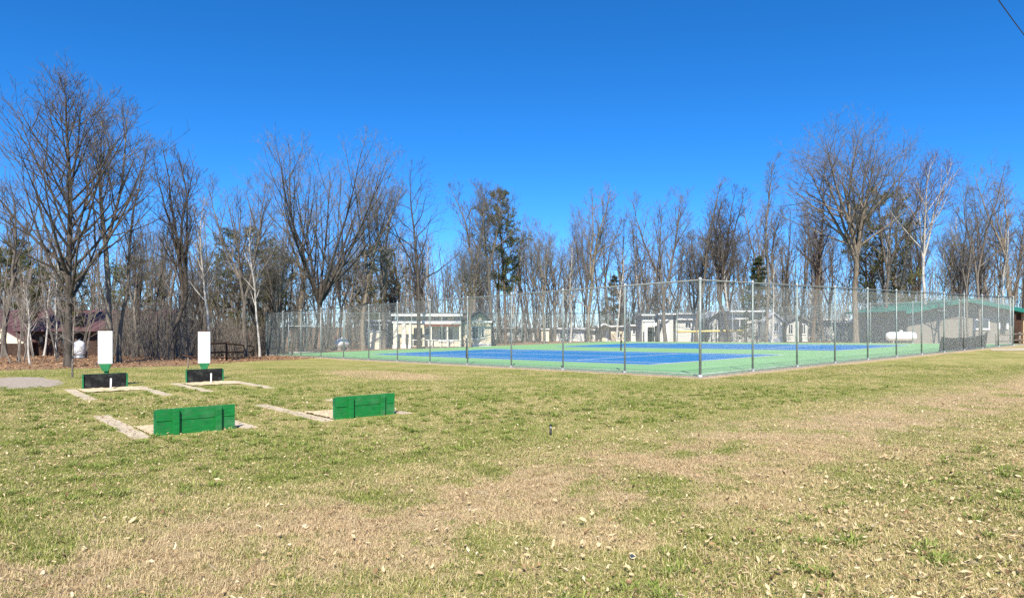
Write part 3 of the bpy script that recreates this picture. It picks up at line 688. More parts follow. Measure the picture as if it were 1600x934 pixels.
MB().box(xl+.25, xe-.25, -1.05, -.02, -.4, zb-.02).build('wing_wall', M['wall_brown'], h.r)
for q in (xl, xe): MB().prism([(q, zb-.05), (xa, za), (xa, za+.14), (q, zb+.09)], -1.16, -.02).build('wing_roof', M['roof_maroon'], h.r)

# overhead cable
mb = MB(); A_ = Vector((9.97, 14, 8.29)); D_ = Vector((2.03, 2, .13)); pts = []
for k in range(-12, 13): u = k/2.; q = A_+D_*u; q.z += .02*(u-.5)**2-.005; pts.append(q)
tag(mb.tube(pts, .012, 6).build('overhead_cable', M['black_metal'], None, True), 'thin black overhead cable crossing the top corner of the sky', 'cable')

# ------------------------------------------------------------------ trees: branches grown level by level
def unit(v): return v/np.maximum(np.linalg.norm(v, axis=-1, keepdims=True), 1e-9)
def grow(P, D, L, r0, r1, n, up, wob, rg):             # N polylines of n points
    Nn = len(P); pts = np.zeros((Nn, n, 3)); pts[:, 0] = P; D = unit(D)
    step = (L/(n-1))[:, None]
    for i in range(1, n):
        D = unit(D + wob*rg.normal(size=(Nn, 3)) + np.array([0, 0, 1.])*np.asarray(up).reshape(-1, 1)/(n-1)); pts[:, i] = pts[:, i-1] + D*step
    t = np.linspace(0, 1, n)[None]; return pts, r0[:, None]*(1-t)**.85 + r1*(1-(1-t)**.85)
def sprout(pts, rad, per, t0, t1, ang, angv, rg, jit=.5):
    Nn, n, _ = pts.shape
    k = np.tile(np.arange(per), Nn); par = np.repeat(np.arange(Nn), per)
    t = t0 + (t1-t0)*(k + jit*rg.uniform(-.5, .5, len(k)) + .5)/per; t = np.clip(t, 0, .995)
    f = t*(n-1); i = f.astype(int); w_ = (f-i)[:, None]
    P = pts[par, i]*(1-w_) + pts[par, i+1]*w_; r_ = rad[par, i]*(1-w_[:, 0]) + rad[par, i+1]*w_[:, 0]
    T = unit(pts[par, i+1]-pts[par, i]); ref = unit(rg.normal(size=T.shape)); az = k*2.399 + np.repeat(rg.uniform(0, 6.28, Nn), per)
    e1 = unit(np.cross(T, np.where(np.abs(T[:, 2:3]) < .95, [[0, 0, 1.]], [[1., 0, 0]]))); e2 = np.cross(T, e1)
    perp = e1*np.cos(az)[:, None] + e2*np.sin(az)[:, None]
    an = ang + angv*rg.normal(size=len(k)); D = T*np.cos(an)[:, None] + perp*np.sin(an)[:, None]
    return P, unit(D), r_, t, par
def tubes(pts, rad, k):
    Nn, n, _ = pts.shape; T = np.empty_like(pts); T[:, 1:-1] = pts[:, 2:]-pts[:, :-2]; T[:, 0] = pts[:, 1]-pts[:, 0]; T[:, -1] = pts[:, -1]-pts[:, -2]; T = unit(T)
    ref = np.where(np.abs(T[:, :1, 2:3]) < .8, [[[0, 0, 1.]]], [[[1., 0.3, 0]]])
    e1 = unit(np.cross(T, np.broadcast_to(ref, T.shape))); e2 = np.cross(T, e1)
    an = 2*np.pi*np.arange(k)/k
    V = pts[:, :, None] + rad[:, :, None, None]*(e1[:, :, None]*np.cos(an)[:, None] + e2[:, :, None]*np.sin(an)[:, None])
    b_ = (np.arange(Nn)[:, None, None]*n + np.arange(n-1)[None, :, None])*k; j = np.arange(k); j2 = (j+1) % k
    F = np.stack([b_+j, b_+j2, b_+k+j2, b_+k+j], -1).reshape(-1, 4); return V.reshape(-1, 3), F
def merge(lst):
    V, F, o = [], [], 0
    for v, f in lst: V.append(v); F.append(f+o); o += len(v)
    return np.concatenate(V), np.concatenate(F)

def bare_tree(seed, H=14., r=.2, fork=0, forkat=.4, spread=1., ang=.75, up=.45, nl=10, first=.35, wob=.045, dens=1., curve=(0, 0), bark='bark', twig='twig', crook=1., lvl=4, low=0, thin=.0056, tap=.72, sup=.35):
    rg = np.random.default_rng(seed); trunk, crown = [], []
    one = lambda v: np.array([v], float)
    tl = H*(forkat if fork else 1.)
    tp, tr = grow(np.array([[0, 0, -.25]]), np.array([[curve[0], curve[1], 1.]]), one(tl+.25), one(r), (r*.7 if fork else .012), 14, .15, .045*crook, rg)
    tr[:, 0] *= 1.35; tr[:, 1] *= 1.08
    trunk.append(tubes(tp, tr, 9))
    if fork:
        k = np.arange(fork); az = k*6.283/fork + rg.uniform(0, 6) + rg.normal(size=fork)*.3; an = rg.uniform(.14, .42, fork)*spread
        P = np.repeat(tp[:, -1], fork, 0) - np.array([0, 0, 1.])*rg.uniform(0, .12*tl, fork)[:, None]; D = np.stack([np.cos(az)*np.sin(an), np.sin(az)*np.sin(an), np.cos(an)], 1)
        # start on the trunk axis
        zi = np.clip((P[:, 2]+.25)/(tl+.25)*13, 0, 12.99); ii = zi.astype(int); fr = (zi-ii)[:, None]; P = tp[0, ii]*(1-fr)+tp[0, ii+1]*fr
        sp, sr = grow(P, D, (H-tl)*rg.uniform(.82, 1.1, fork), np.full(fork, r*.62), .012, 12, sup, .06*crook, rg); trunk.append(tubes(sp, sr, 7))
        stems = [(sp, sr, nl, .12)]
        if low: stems.append((tp, tr, low, .45))
    else: stems = [(tp, tr, nl, first)]
    l1p, l1r, l1L = [], [], []
    for sp, sr, m_, f0 in stems:
        P, D, rr, t_, par = sprout(sp, sr, m_, f0, .98, ang, .16, rg, .8)
        tt = (t_-f0)/(1-f0)
        L = H*(.34 if fork else .40)*spread*(1-tap*tt**1.1)*rg.uniform(.65, 1.2, len(P))
        p, q = grow(P, D, L, np.minimum(rr*.62, .009+L*.0155), .007, 9, up*(1.2-.5*tt), wob*1.2*crook, rg); l1p.append(p); l1r.append(q); l1L.append(L)
    p1, r1, L1 = np.concatenate(l1p), np.concatenate(l1r), np.concatenate(l1L); trunk.append(tubes(p1, r1, 5))
    P, D, rr, t_, par = sprout(p1, r1, max(3, int(7*dens)), .18, 1, .72, .2, rg, .9)
    L = L1[par]*(.56-.30*t_)*rg.uniform(.6, 1.3, len(P)); p2, r2 = grow(P, D, L, np.minimum(rr*.7, .005+L*.009), thin, 6, up*.7, wob*1.5*crook, rg); crown.append(tubes(p2, r2, 4))
    # stems also carry fine side shoots
    for sp, sr, m_, f0 in stems:
        Pa, Da, ra, ta, _ = sprout(sp, sr, int(12*dens), max(f0, .4), 1, .8, .2, rg, .9); La = H*.075*rg.uniform(.5, 1.4, len(Pa))
        pa, qa = grow(Pa, Da, La, np.minimum(ra*.6, .014), thin, 6, up, wob*1.5, rg); p2 = np.concatenate([p2, pa]); L = np.concatenate([L, La]); r2 = np.concatenate([r2, qa]); crown.append(tubes(pa, qa, 3))
    P, D, rr, t_, par = sprout(p2, r2, max(3, int(5*dens)), .2, 1, .68, .22, rg, .9)
    L3 = np.maximum(.22, L[par]*(.58-.25*t_))*rg.uniform(.6, 1.3, len(P)); p3, r3 = grow(P, D, L3, np.minimum(rr*.75, .0085), thin*.85, 4, up*.5, wob*1.8, rg); crown.append(tubes(p3, r3, 3))
    if lvl > 3:
        P, D, rr, t_, par = sprout(p3, r3, max(2, int(2.7*dens)), .25, 1, .62, .22, rg, .9)
        L4 = np.clip(L3[par]*.55, .16, .6)*rg.uniform(.6, 1.3, len(P)); p4, r4 = grow(P, D, L4, np.full(len(P), thin*.85), thin*.7, 3, up*.4, wob*2, rg); crown.append(tubes(p4, r4, 3))
    V, F = merge(trunk); Vc, Fc = merge(crown)
    top = max(V[:, 2].max(), Vc[:, 2].max()); wdt = np.percentile(np.abs(Vc[:, :2]), 97)*2
    return dict(trunk=fast_mesh('trunk', V, F, M[bark], True), crown=fast_mesh('crown', Vc, Fc, M[twig]), H=top, W=wdt)

def needle_tree(seed, H=14., r=.2, first=.3, spread=.2, shape='pine', needles='needles', droop=-.1, nb=44, tuft=9, nlen=.22, gap=.25):
    rg = np.random.default_rng(seed); one = lambda v: np.array([v], float)
    tp, tr = grow(np.array([[0, 0, -.2]]), np.array([[0, 0, 1.]]), one(H), one(r), .02, 14, .1, .02, rg); trunk = [tubes(tp, tr, 8)]
    P, D, rr, t_, par = sprout(tp, tr, nb, first, .985, 1.25 if shape == 'pine' else 1.5, .15, rg, .8); tt = (t_-first)/(1-first)
    env = (np.sin(np.clip(tt*.86+.14, 0, 1)*np.pi)**.7 if shape == 'pine' else 1.05-tt)
    L = H*spread*np.maximum(env, .07)*rg.uniform(.6 if shape == 'pine' else .85, 1.2, len(P)); keep = rg.random(len(P)) > gap; P, D, L, rr = P[keep], D[keep], L[keep], rr[keep]
    p1, r1 = grow(P, D, L, np.minimum(rr*.5, .02+L*.01), .008, 7, droop if shape != 'pine' else .35, .07, rg); trunk.append(tubes(p1, r1, 4))
    P, D, rr, t_, par = sprout(p1, r1, 7, .25, 1, .85, .15, rg, .8); L2 = L[par]*(.5-.25*t_)*rg.uniform(.6, 1.2, len(P))
    p2, r2 = grow(P, D, L2, np.minimum(rr*.6, .012), .006, 4, .25 if shape == 'pine' else -.1, .08, rg); trunk.append(tubes(p2, r2, 3))
    # needle sprays: thin blades fanned along the shoots
    C_, T_ = [], []
    for pp in (p1[:, 3:], p2[:, 1:]):
        for i in range(pp.shape[1]-1):
            for u in (.25, .75): C_.append(pp[:, i]*(1-u)+pp[:, i+1]*u); T_.append(unit(pp[:, i+1]-pp[:, i]))
    C_, T_ = np.concatenate(C_), np.concatenate(T_)
    C_ = np.repeat(C_, tuft, 0); T_ = np.repeat(T_, tuft, 0); n = len(C_)
    C_ = C_ + rg.normal(size=C_.shape)*nlen*.35; d = unit(T_*.6 + rg.normal(size=C_.shape)*.75 + [0, 0, .25]); s = unit(np.cross(d, rg.normal(size=C_.shape)))*nlen*rg.uniform(.10, .2, (n, 1))
    ln = nlen*rg.uniform(.6, 1.4, (n, 1)); V = np.stack([C_-s, C_+s, C_+d*ln+s*.2, C_+d*ln-s*.2], 1).reshape(-1, 3); F = np.arange(n*4).reshape(-1, 4)
    Vt, Ft = merge(trunk)
    return dict(trunk=fast_mesh('trunk', Vt, Ft, M['pine_bark'], True), crown=fast_mesh('crown', V, F, M[needles]), H=max(H*.99, V[:, 2].max()), W=np.percentile(np.abs(V[:, :2]), 97)*2)

def plant(kind, px, d, top, wpx, label, name='bare_tree', rz=0, group='bare trees around the courts', lean=(0, 0), cat='tree'):
    # px: column of the foot, d: metres away, top: photo row of the tip, wpx: crown width in photo pixels
    g0 = gp(hx(px, d), d); r = empty(name, g0, rz, label, cat, group)
    Hh = hz(top, d)-g0.z; sz = Hh/kind['H']; sx = (wpx*d/FOC/kind['W']) if wpx else sz
    sx = min(max(sx, .62*sz), 1.3*sz)
    r.scale = (sx, sx, sz); r.rotation_euler = (lean[0], lean[1], rz)
    link('trunk', kind['trunk'], r); link('crown', kind['crown'], r); return r

K = {}
K['hero'] = bare_tree(11, 12.5, .14, 0, spread=1.25, ang=.72, up=.85, nl=40, first=.22, dens=1.1, wob=.035, crook=.35, tap=.88, bark='bark_dark', twig='twig_dark')
K['twin'] = bare_tree(12, 13, .17, 3, .5, spread=.8, nl=9, ang=.7, up=.5)
K['lolly'] = bare_tree(13, 12, .15, 5, .33, spread=.75, nl=7, ang=.65, up=.75, bark='bark_dark', twig='twig_dark')
K['vase'] = bare_tree(14, 14, .17, 7, .27, spread=1.4, nl=9, ang=.5, up=.7, dens=.95, wob=.035, crook=.7, bark='bark_dark')
K['fan'] = bare_tree(15, 13, .18, 4, .35, spread=1., nl=8, ang=.6, up=.7)
K['crook'] = bare_tree(16, 14, .17, 0, spread=.95, ang=.85, up=.45, nl=14, first=.38, wob=.14, crook=.8, dens=.85, bark='bark_dark', twig='twig_dark')
K['slim'] = bare_tree(17, 14, .13, 0, spread=.42, ang=.6, up=.8, nl=20, first=.4, lvl=4, dens=.9)
K['slim2'] = bare_tree(18, 14, .14, 2, .45, spread=.6, ang=.6, up=.7, nl=10, dens=.9)
K['rough'] = bare_tree(19, 13, .22, 3, .42, spread=.8, ang=.8, up=.35, nl=8, wob=.075, crook=1.3, low=6, bark='bark_tan', twig='twig_tan')
K['round'] = bare_tree(20, 16, .26, 7, .46, spread=1.45, ang=.78, up=.2, sup=.16, nl=9, wob=.045, low=0, bark='bark_tan', dens=1.0, crook=.8)
K['ruddy'] = bare_tree(26, 14, .16, 0, spread=.5, ang=.8, up=.3, nl=26, first=.3, bark='pine_bark', twig='twig_red', dens=1.05)
K['birch'] = bare_tree(21, 14, .14, 3, .5, spread=.9, ang=.65, up=.3, nl=9, bark='birch', twig='twig_red', dens=1.05, thin=.0055)
K['birch2'] = bare_tree(22, 13, .11, 0, spread=.5, ang=.6, up=.4, nl=18, first=.35, bark='birch', twig='twig_tan', lvl=3)
K['wind'] = bare_tree(23, 14, .2, 3, .38, spread=1.1, ang=.8, up=.35, nl=7, wob=.08, crook=1.5)
K['shrubby'] = bare_tree(24, 8, .09, 6, .12, spread=1.2, ang=.6, up=.6, nl=6, twig='twig_tan', lvl=4)
K['sapling'] = bare_tree(25, 5, .05, 0, spread=.7, ang=.9, up=.2, nl=8, first=.22, wob=.12, lvl=3)
K['pine'] = needle_tree(31, 15, .19, .32, .19, nb=54, tuft=6, nlen=.26, gap=.2)
K['pine2'] = needle_tree(32, 14, .18, .2, .28, nb=54, tuft=6, nlen=.26, gap=.25)
K['spruce'] = needle_tree(34, 10, .14, .06, .22, 'spruce', 'needles_spruce', nb=80, tuft=6, nlen=.17, gap=.3)

T = [  # kind, column, distance, tip row, crown width px, label, (name), rz, lean
 ('hero', 106, 27, 86, 222, 'tallest dark bare tree standing before the maroon roofed lodge'),
 ('twin', 172, 30, 140, 130, 'tall bare tree whose pale trunk rises behind the first white score board', 'bare_tree', 1.0),
 ('slim', 186, 30.6, 205, 95, 'dark straight bare tree just behind the first white score board', 'bare_tree', 2.0),
 ('lolly', 268, 33, 210, 105, 'round headed dark bare tree between the two white score boards'),
 ('slim2', 8, 36, 270, 90, 'thin bare tree at the edge of the picture before the cream gable', 'bare_tree', .4),
 ('sapling', 113, 21.2, 455, 130, 'thin dead looking sapling in the lawn near the asphalt path', 'sapling', 2.1),
 ('birch2', 47, 29, 430, 40, 'short pale birch trunk before the maroon roof', 'birch_tree', 0),
 ('fan', 385, 45, 258, 120, 'dark bare tree fanning upward behind the brown rail fence', 'bare_tree', .7),
 ('birch2', 406, 44, 330, 45, 'slender white birch by the end of the tennis fence', 'birch_tree', 1),
 ('birch2', 326, 38, 300, 60, 'white birch behind the second score board', 'birch_tree', 2),
 ('vase', 505, 54, 206, 215, 'broad many stemmed bare tree above the far corner of the fence'),
 ('rough', 470, 57, 300, 110, 'rough tan bare tree beside the broad many stemmed tree', 'bare_tree', 2.4),
 ('fan', 600, 60, 255, 100, 'bare tree spreading beside the open crooked tree', 'bare_tree', 2.2),
 ('rough', 568, 57, 268, 110, 'tan trunked bare tree behind the white gas tank', 'bare_tree', .9),
 ('crook', 655, 58, 236, 140, 'open crooked dark bare tree standing before the long cream home', 'bare_tree', .5),
 ('slim2', 742, 68, 272, 75, 'upright bare tree touching the tall green pine', 'bare_tree', 1.2),
 ('pine', 790, 70, 288, 75, 'tall dark green pine rising above the cream cottage', 'pine_tree', 0),
 ('twin', 770, 66, 275, 90, 'bare tree wrapped around the tall green pine', 'bare_tree', 2.6),
 ('fan', 850, 70, 335, 80, 'low bare tree between the green pine and the rough brown tree', 'bare_tree', 1.9),
 ('rough', 920, 72, 286, 90, 'rough brown bare tree above the middle of the far fence', 'bare_tree', 0),
 ('fan', 1040, 76, 283, 105, 'bare tree spreading low above the clerestory homes', 'bare_tree', .2),
 ('slim', 1088, 76, 272, 80, 'tall narrow bare tree directly behind the corner fence post', 'bare_tree', 1.5),
 ('lolly', 1140, 74, 278, 85, 'upright bare tree past the corner fence post', 'bare_tree', 2.5),
 ('slim', 1197, 66, 240, 75, 'tallest slim bare tree near the leaning white birch', 'bare_tree', .3),
 ('birch2', 1206, 62, 395, 50, 'leaning white birch behind the second fence post past the corner', 'birch_tree', .6),
 ('round', 1338, 62, 166, 205, 'huge round headed tree with a thick pale trunk'),
 ('ruddy', 1268, 66, 236, 75, 'reddish brown twiggy tree beside the huge round headed tree', 'bare_tree', 1),
 ('pine2', 1385, 74, 285, 120, 'green pine behind the huge round headed tree', 'pine_tree', 2),
 ('wind', 1385, 66, 192, 130, 'bare tree reaching sideways from behind the huge round headed tree', 'bare_tree', 2.2),
 ('birch', 1446, 62, 228, 110, 'white birch with a hazy reddish crown', 'birch_tree', .4),
 ('wind', 1532, 60, 232, 115, 'crooked wind shaped bare tree above the green roof', 'bare_tree', .1),
 ('rough', 1590, 64, 236, 95, 'leaning bare tree behind the end of the tennis fence', 'bare_tree', 1.7),
 ('birch2', 1562, 64, 340, 50, 'white birch trunk behind the green metal roof', 'birch_tree', 2.2),
 ('spruce', 1184, 80, 398, 70, 'dark spruce behind the white roofed home', 'spruce_tree', 0),
 ('spruce', 958, 92, 428, 62, 'dark spruce behind the cream trailer', 'spruce_tree', 1),
 ('spruce', 1166, 70, 478, 44, 'small spruce at the end of the yellow capped fence', 'spruce_tree', 2),
 ('pine2', 368, 56, 350, 130, 'bushy olive pine behind the brown rail fence', 'pine_tree', 0),
 ('pine2', 575, 72, 380, 110, 'olive pine behind the tan trunked trees', 'pine_tree', 1),
 ('pine2', 435, 62, 390, 110, 'olive pine just past the end of the tennis fence', 'pine_tree', 2),
 ('pine', 45, 50, 370, 75, 'ragged pine above the maroon roof at the picture edge', 'pine_tree', 1),
 ('pine2', 222, 48, 395, 110, 'olive pine above the thicket behind the score boards', 'pine_tree', 3),
 ('pine', 120, 52, 400, 70, 'ragged pine above the middle of the maroon roof', 'pine_tree', 2),
 ('crook', 1500, 58, 300, 90, 'dark crooked bare tree before the gable of the green roofed building', 'bare_tree', 2.9),
 ('slim2', 1512, 56, 330, 40, 'pale straight trunk standing close against the green roofed building', 'bare_tree', .9),
 ('round', 735, 59, 360, 90, 'stout tree standing between the cream home and the cream cottage', 'bare_tree', 1.1),
]
leans = {'leaning white birch behind the second fence post past the corner': (R(4), R(8)), 'leaning bare tree behind the end of the tennis fence': (0, R(10)), 'crooked wind shaped bare tree above the green roof': (0, R(4)),
         'thin dead looking sapling in the lawn near the asphalt path': (0, R(-2))}
GR = {'bare_tree': 'bare trees around the courts', 'birch_tree': 'white barked birches', 'pine_tree': 'pines among the bare trees', 'spruce_tree': 'dark spruces by the homes', 'sapling': None}
for row in T:
    k_, px, d, top, wpx, lab = row[:6]; nm = row[6] if len(row) > 6 else 'bare_tree'; rz = row[7] if len(row) > 7 else 0
    plant(K[k_], px, d, top, wpx, lab, nm, rz, GR[nm], leans.get(lab, (0, 0)))

# second row: slimmer trees filling the wood, each singled out by the landmark it stands behind
ZONES = [(0, 100, 49, 'the maroon roofed lodge', (330, 420)), (190, 330, 38, 'the thicket', (300, 400)), (335, 460, 50, 'the brown rail fence', (310, 400)), (470, 610, 64, 'the white gas tank', (300, 390)),
         (620, 770, 72, 'the long cream home', (330, 410)), (780, 900, 78, 'the far fence corner', (330, 400)), (905, 1050, 84, 'the white trailers', (300, 380)),
         (1055, 1180, 84, 'the yellow capped fence', (295, 375)), (1185, 1320, 78, 'the grey cottages', (280, 370)), (1330, 1440, 72, 'the long gas tank', (270, 360)), (1450, 1600, 70, 'the green roofed building', (270, 360))]
ORD = ['first', 'second', 'third', 'fourth', 'fifth', 'sixth', 'seventh', 'eighth', 'ninth', 'tenth', 'eleventh', 'twelfth', 'thirteenth']
rg = random.Random(41)
for x0, x1, d0, lm, (ta, tb) in ZONES:
    nT = max(4, int((x1-x0)/(17 if x0 < 600 else 11.5)))
    for i in range(min(nT, 13)):
        px = x0+(x1-x0)*(i+.5)/min(nT, 13)+rg.uniform(-5, 5); kd = rg.choice(['slim', 'slim2', 'birch2', 'birch2', 'lolly', 'twin', 'rough', 'fan', 'crook'])
        bi = kd == 'birch2'; d = d0+rg.uniform(-3, 9)
        plant(K[kd], px, d, rg.uniform(ta+15, tb+25), rg.uniform(50, 85) if not bi else rg.uniform(35, 50), f"{'slender white birch' if bi else 'slim bare tree'} behind {lm}, {ORD[i]} from its left end",
              'birch_tree' if bi else 'bare_tree', rg.uniform(0, 6), 'back row of the wood', (rg.uniform(-.04, .04), rg.uniform(-.07, .07)))

# ------------------------------------------------------------------ far wood (one mass) and brush
def mass(name, spots, seed, lab, twig, bark_k=5, hgt=(7, 11), stems=3, side=9, tw=5, thin=.012):
    rg = np.random.default_rng(seed); n = len(spots); S = np.array(spots)
    P = np.repeat(np.stack([S[:, 0], S[:, 1], gz(S[:, 0], S[:, 1])-.1], 1), stems, 0); P[:, :2] += rg.normal(size=(len(P), 2))*.25
    D = np.stack([rg.normal(size=len(P))*.16, rg.normal(size=len(P))*.16, np.ones(len(P))], 1); H = rg.uniform(*hgt, len(P))
    p0, r0 = grow(P, D, H, H*.009, thin, 8, .2, .05, rg); out = [tubes(p0, r0, 4)]
    P, D, rr, t_, par = sprout(p0, r0, side, .2, 1, .7, .2, rg, .9); L = H[par]*.34*(1.1-.75*t_)*rg.uniform(.6, 1.2, len(P))
    p1, r1 = grow(P, D, L, np.minimum(rr*.6, thin*1.6), thin*.8, 5, .5, .09, rg); out.append(tubes(p1, r1, 3))
    P, D, rr, t_, par = sprout(p1, r1, tw, .2, 1, .65, .2, rg, .9); L2 = np.maximum(L[par]*(.55-.25*t_), .2)*rg.uniform(.6, 1.3, len(P))
    p2, r2 = grow(P, D, L2, np.full(len(P), thin*.85), thin*.6, 3, .3, .12, rg); out.append(tubes(p2, r2, 3))
    V, F = merge(out); return tag(link(name, fast_mesh(name, V, F, M[twig])), lab, None, None, 'stuff')
rg = random.Random(5)
sp = []
for k in range(520):
    px = rg.uniform(-120, 1720); d = rg.uniform(84, 125) if px > 450 else rg.uniform(60, 100); sp.append((hx(px, d), d))
mass('far_woods', sp, 51, 'hazy mass of far bare woods behind everything', 'twig_tan', hgt=(7, 15), stems=2, side=9, tw=3, thin=.017)
sp = []
for k in range(300):
    px = rg.uniform(172, 430); d = rg.uniform(34, 48) if px < 300 else (rg.uniform(42, 52) if px < 375 else rg.uniform(52, 60)); q = gp(hx(px, d), d)
    if woods_mask(np.array(q.x), np.array(q.y)) > .5: sp.append((q.x, q.y))
mass('thicket_undergrowth', sp, 52, 'dense brown thicket of thin bare stems behind the score boards', 'twig_tan', hgt=(.7, 3.6), stems=3, side=6, tw=3, thin=.006)
sp = []
for k in range(360):
    px = rg.uniform(430, 1640); d = rg.uniform(66, 84) if px < 800 else rg.uniform(88, 98); sp.append((hx(px, d), d))
for k in range(7):
    px = rg.uniform(-20, 140); d = rg.uniform(29, 35); sp.append((hx(px, d), d))
mass('back_undergrowth', sp, 53, 'scrubby undergrowth along the foot of the back wood', 'twig_tan', hgt=(2.5, 6), stems=3, side=6, tw=3, thin=.011)

# ------------------------------------------------------------------ grass blades
rgn = np.random.default_rng(9)
def blade_patch(n, seed, size=1.0, hl=(.022, .058)):
    r_ = np.random.default_rng(seed); b0 = np.zeros((n, 3)); b0[:, :2] = r_.uniform(-size/2-.04, size/2+.04, (n, 2))
    cl = r_.uniform(-size/2, size/2, (60, 2)); pick = r_.integers(0, 60, n); m_ = r_.random(n) < .35; b0[m_, :2] = cl[pick[m_]] + r_.normal(size=(m_.sum(), 2))*.035
    az = r_.uniform(0, 6.28, n); tilt = np.abs(r_.normal(size=n))*.6+.4; L = r_.uniform(*hl, n); wv = r_.uniform(.0011, .0028, n)
    d = np.stack([np.cos(az)*np.sin(tilt), np.sin(az)*np.sin(tilt), np.abs(np.cos(tilt))*.9+.05], 1); s = np.stack([-np.sin(az), np.cos(az), 0*az], 1)*wv[:, None]
    mid = b0+d*(L*.55)[:, None]; d2 = unit(d+np.stack([np.cos(az)*.7, np.sin(az)*.7, -.35+0*az], 1)); tip = mid+d2*(L*.45)[:, None]
    b0[:, 2] -= .006
    V = np.stack([b0-s, b0+s, mid+s*.8, mid-s*.8, tip], 1).reshape(-1, 3); o = np.arange(n)[:, None]*5
    F = np.concatenate([o+[[0, 1, 2]], o+[[0, 2, 3]], o+[[3, 2, 4]]]); return fast_mesh('blades', V, F, M['grass_blade'])
def pts_object(name, P, protos, lab, zscale=(.75, 1.25)):
    col_ = bpy.data.collections.new(name+'_set')
    for i, me in enumerate(protos): col_.objects.link(bpy.data.objects.new('tuft', me))
    me = bpy.data.meshes.new(name); me.from_pydata([tuple(p) for p in P], [], [])
    o = link(name, me); ng = bpy.data.node_groups.new(name, 'GeometryNodeTree')
    ng.interface.new_socket('Geometry', in_out='INPUT', socket_type='NodeSocketGeometry'); ng.interface.new_socket('Geometry', in_out='OUTPUT', socket_type='NodeSocketGeometry')
    gi, go = ng.nodes.new('NodeGroupInput'), ng.nodes.new('NodeGroupOutput'); ci = ng.nodes.new('GeometryNodeCollectionInfo'); ci.inputs[0].default_value = col_
    ci.inputs['Separate Children'].default_value = True; ci.inputs['Reset Children'].default_value = True
    ip = ng.nodes.new('GeometryNodeInstanceOnPoints'); ip.inputs['Pick Instance'].default_value = True
    rv = ng.nodes.new('FunctionNodeRandomValue'); rv.data_type = 'FLOAT_VECTOR'; rv.inputs[0].default_value = (0, 0, 0); rv.inputs[1].default_value = (0, 0, 6.283)
    r2 = ng.nodes.new('FunctionNodeRandomValue'); r2.data_type = 'FLOAT_VECTOR'; r2.inputs[0].default_value = (.98, .98, zscale[0]); r2.inputs[1].default_value = (1.08, 1.08, zscale[1]); r2.inputs['Seed'].default_value = 4
    L = ng.links.new; L(gi.outputs[0], ip.inputs['Points']); L(ci.outputs[0], ip.inputs['Instance']); L(rv.outputs[0], ip.inputs['Rotation']); L(r2.outputs[0], ip.inputs['Scale']); L(ip.outputs[0], go.inputs[0])
    o.modifiers.new('scatter', 'NODES').node_group = ng; return tag(o, lab, None, None, 'stuff')
def in_pit(x, y):
    a, b_ = ab(np.array(x), np.array(y))
    for a0, a1, bc in ((-1.7, 1.9, -15.2), (-1.75, 1.85, -12.38), (4.5, 8.1, -14.87), (4.8, 8.4, -12.33)):
        if a0 < a < a1:
            side_ = abs(b_-bc); near_board = (a < a0+1.35) if a0 < 0 else (a > a1-1.35)
            if .63 < side_ < .9 or (near_board and side_ < .9): return True
    return False
near, far = [], []
s_ = .62
for iy in range(int(24/s_)):
    y = 3.2+iy*s_
    for ix in range(int(-(y*.84+1)/s_), int((y*.84+1)/s_)+1):
        x = ix*s_; a, b_ = ab(x, y)
        if (a > -.5 and b_ > -.5) or woods_mask(np.array(x), np.array(y)) > .4: continue
        if y < 9.5: near.append(gp(x, y))
        elif y < 27:
            if any(in_pit(x+ox, y+oy) for ox in (-.12, 0, .12) for oy in (-.12, 0, .12)): continue
            if x < -11.3 and 17.5 < y < 21.8 and (a > 9 and a < 13.8 and b_ < -15.3): continue
            far.append(gp(x, y))
pts_object('lawn_grass', near, [blade_patch(3800, 60+i, .64) for i in range(5)], 'short spring grass mixed with straw on the near lawn')
pts_object('lawn_grass_far', far, [blade_patch(1000, 70+i, .64, (.03, .06)) for i in range(4)], 'short spring grass farther out around the pits')

tf = []
while len(tf) < 900:
    y = math.sqrt(rgn.uniform(3.6**2, 18**2)); x = rgn.uniform(-.8, .8)*y; a, b_ = ab(x, y)
    if (a > -.3 and b_ > -.3) or in_pit(x, y) or -9.5 < a < -5.5: continue
    tf.append(gp(x, y))
m, t, b = nodes('weed', .8, .15); rp = t.nodes.new('ShaderNodeNewGeometry').outputs['Random Per Island']
t.links.new(mixc(t, rp, (.085, .13, .022), (.28, .33, .08)), b.inputs['Base Color']); M['weed'] = m
def weed_tuft(n, seed):
    r_ = np.random.default_rng(seed); me = None; b0 = np.zeros((n, 3)); b0[:, :2] = r_.normal(size=(n, 2))*.035
    az = np.arctan2(b0[:, 1], b0[:, 0])+r_.normal(size=n)*.6; tilt = r_.uniform(.15, 1.2, n); L = r_.uniform(.03, .085, n); wv = r_.uniform(.0015, .004, n)
    d = np.stack([np.cos(az)*np.sin(tilt), np.sin(az)*np.sin(tilt), np.cos(tilt)], 1); s = np.stack([-np.sin(az), np.cos(az), 0*az], 1)*wv[:, None]
    V = np.stack([b0-s, b0+s, b0+d*(L*.6)[:, None]+s, b0+d*(L*.6)[:, None]-s, b0+d*L[:, None]+np.stack([np.cos(az), np.sin(az), -.4+0*az], 1)*(L*.2)[:, None]], 1).reshape(-1, 3)
    o = np.arange(n)[:, None]*5; return fast_mesh('weed', V, np.concatenate([o+[[0, 1, 2]], o+[[0, 2, 3]], o+[[3, 2, 4]]]), M['weed'])
pts_object('lawn_weeds', tf, [weed_tuft(70, 80+i) for i in range(5)], 'darker green tufts and weeds dotted over the lawn')

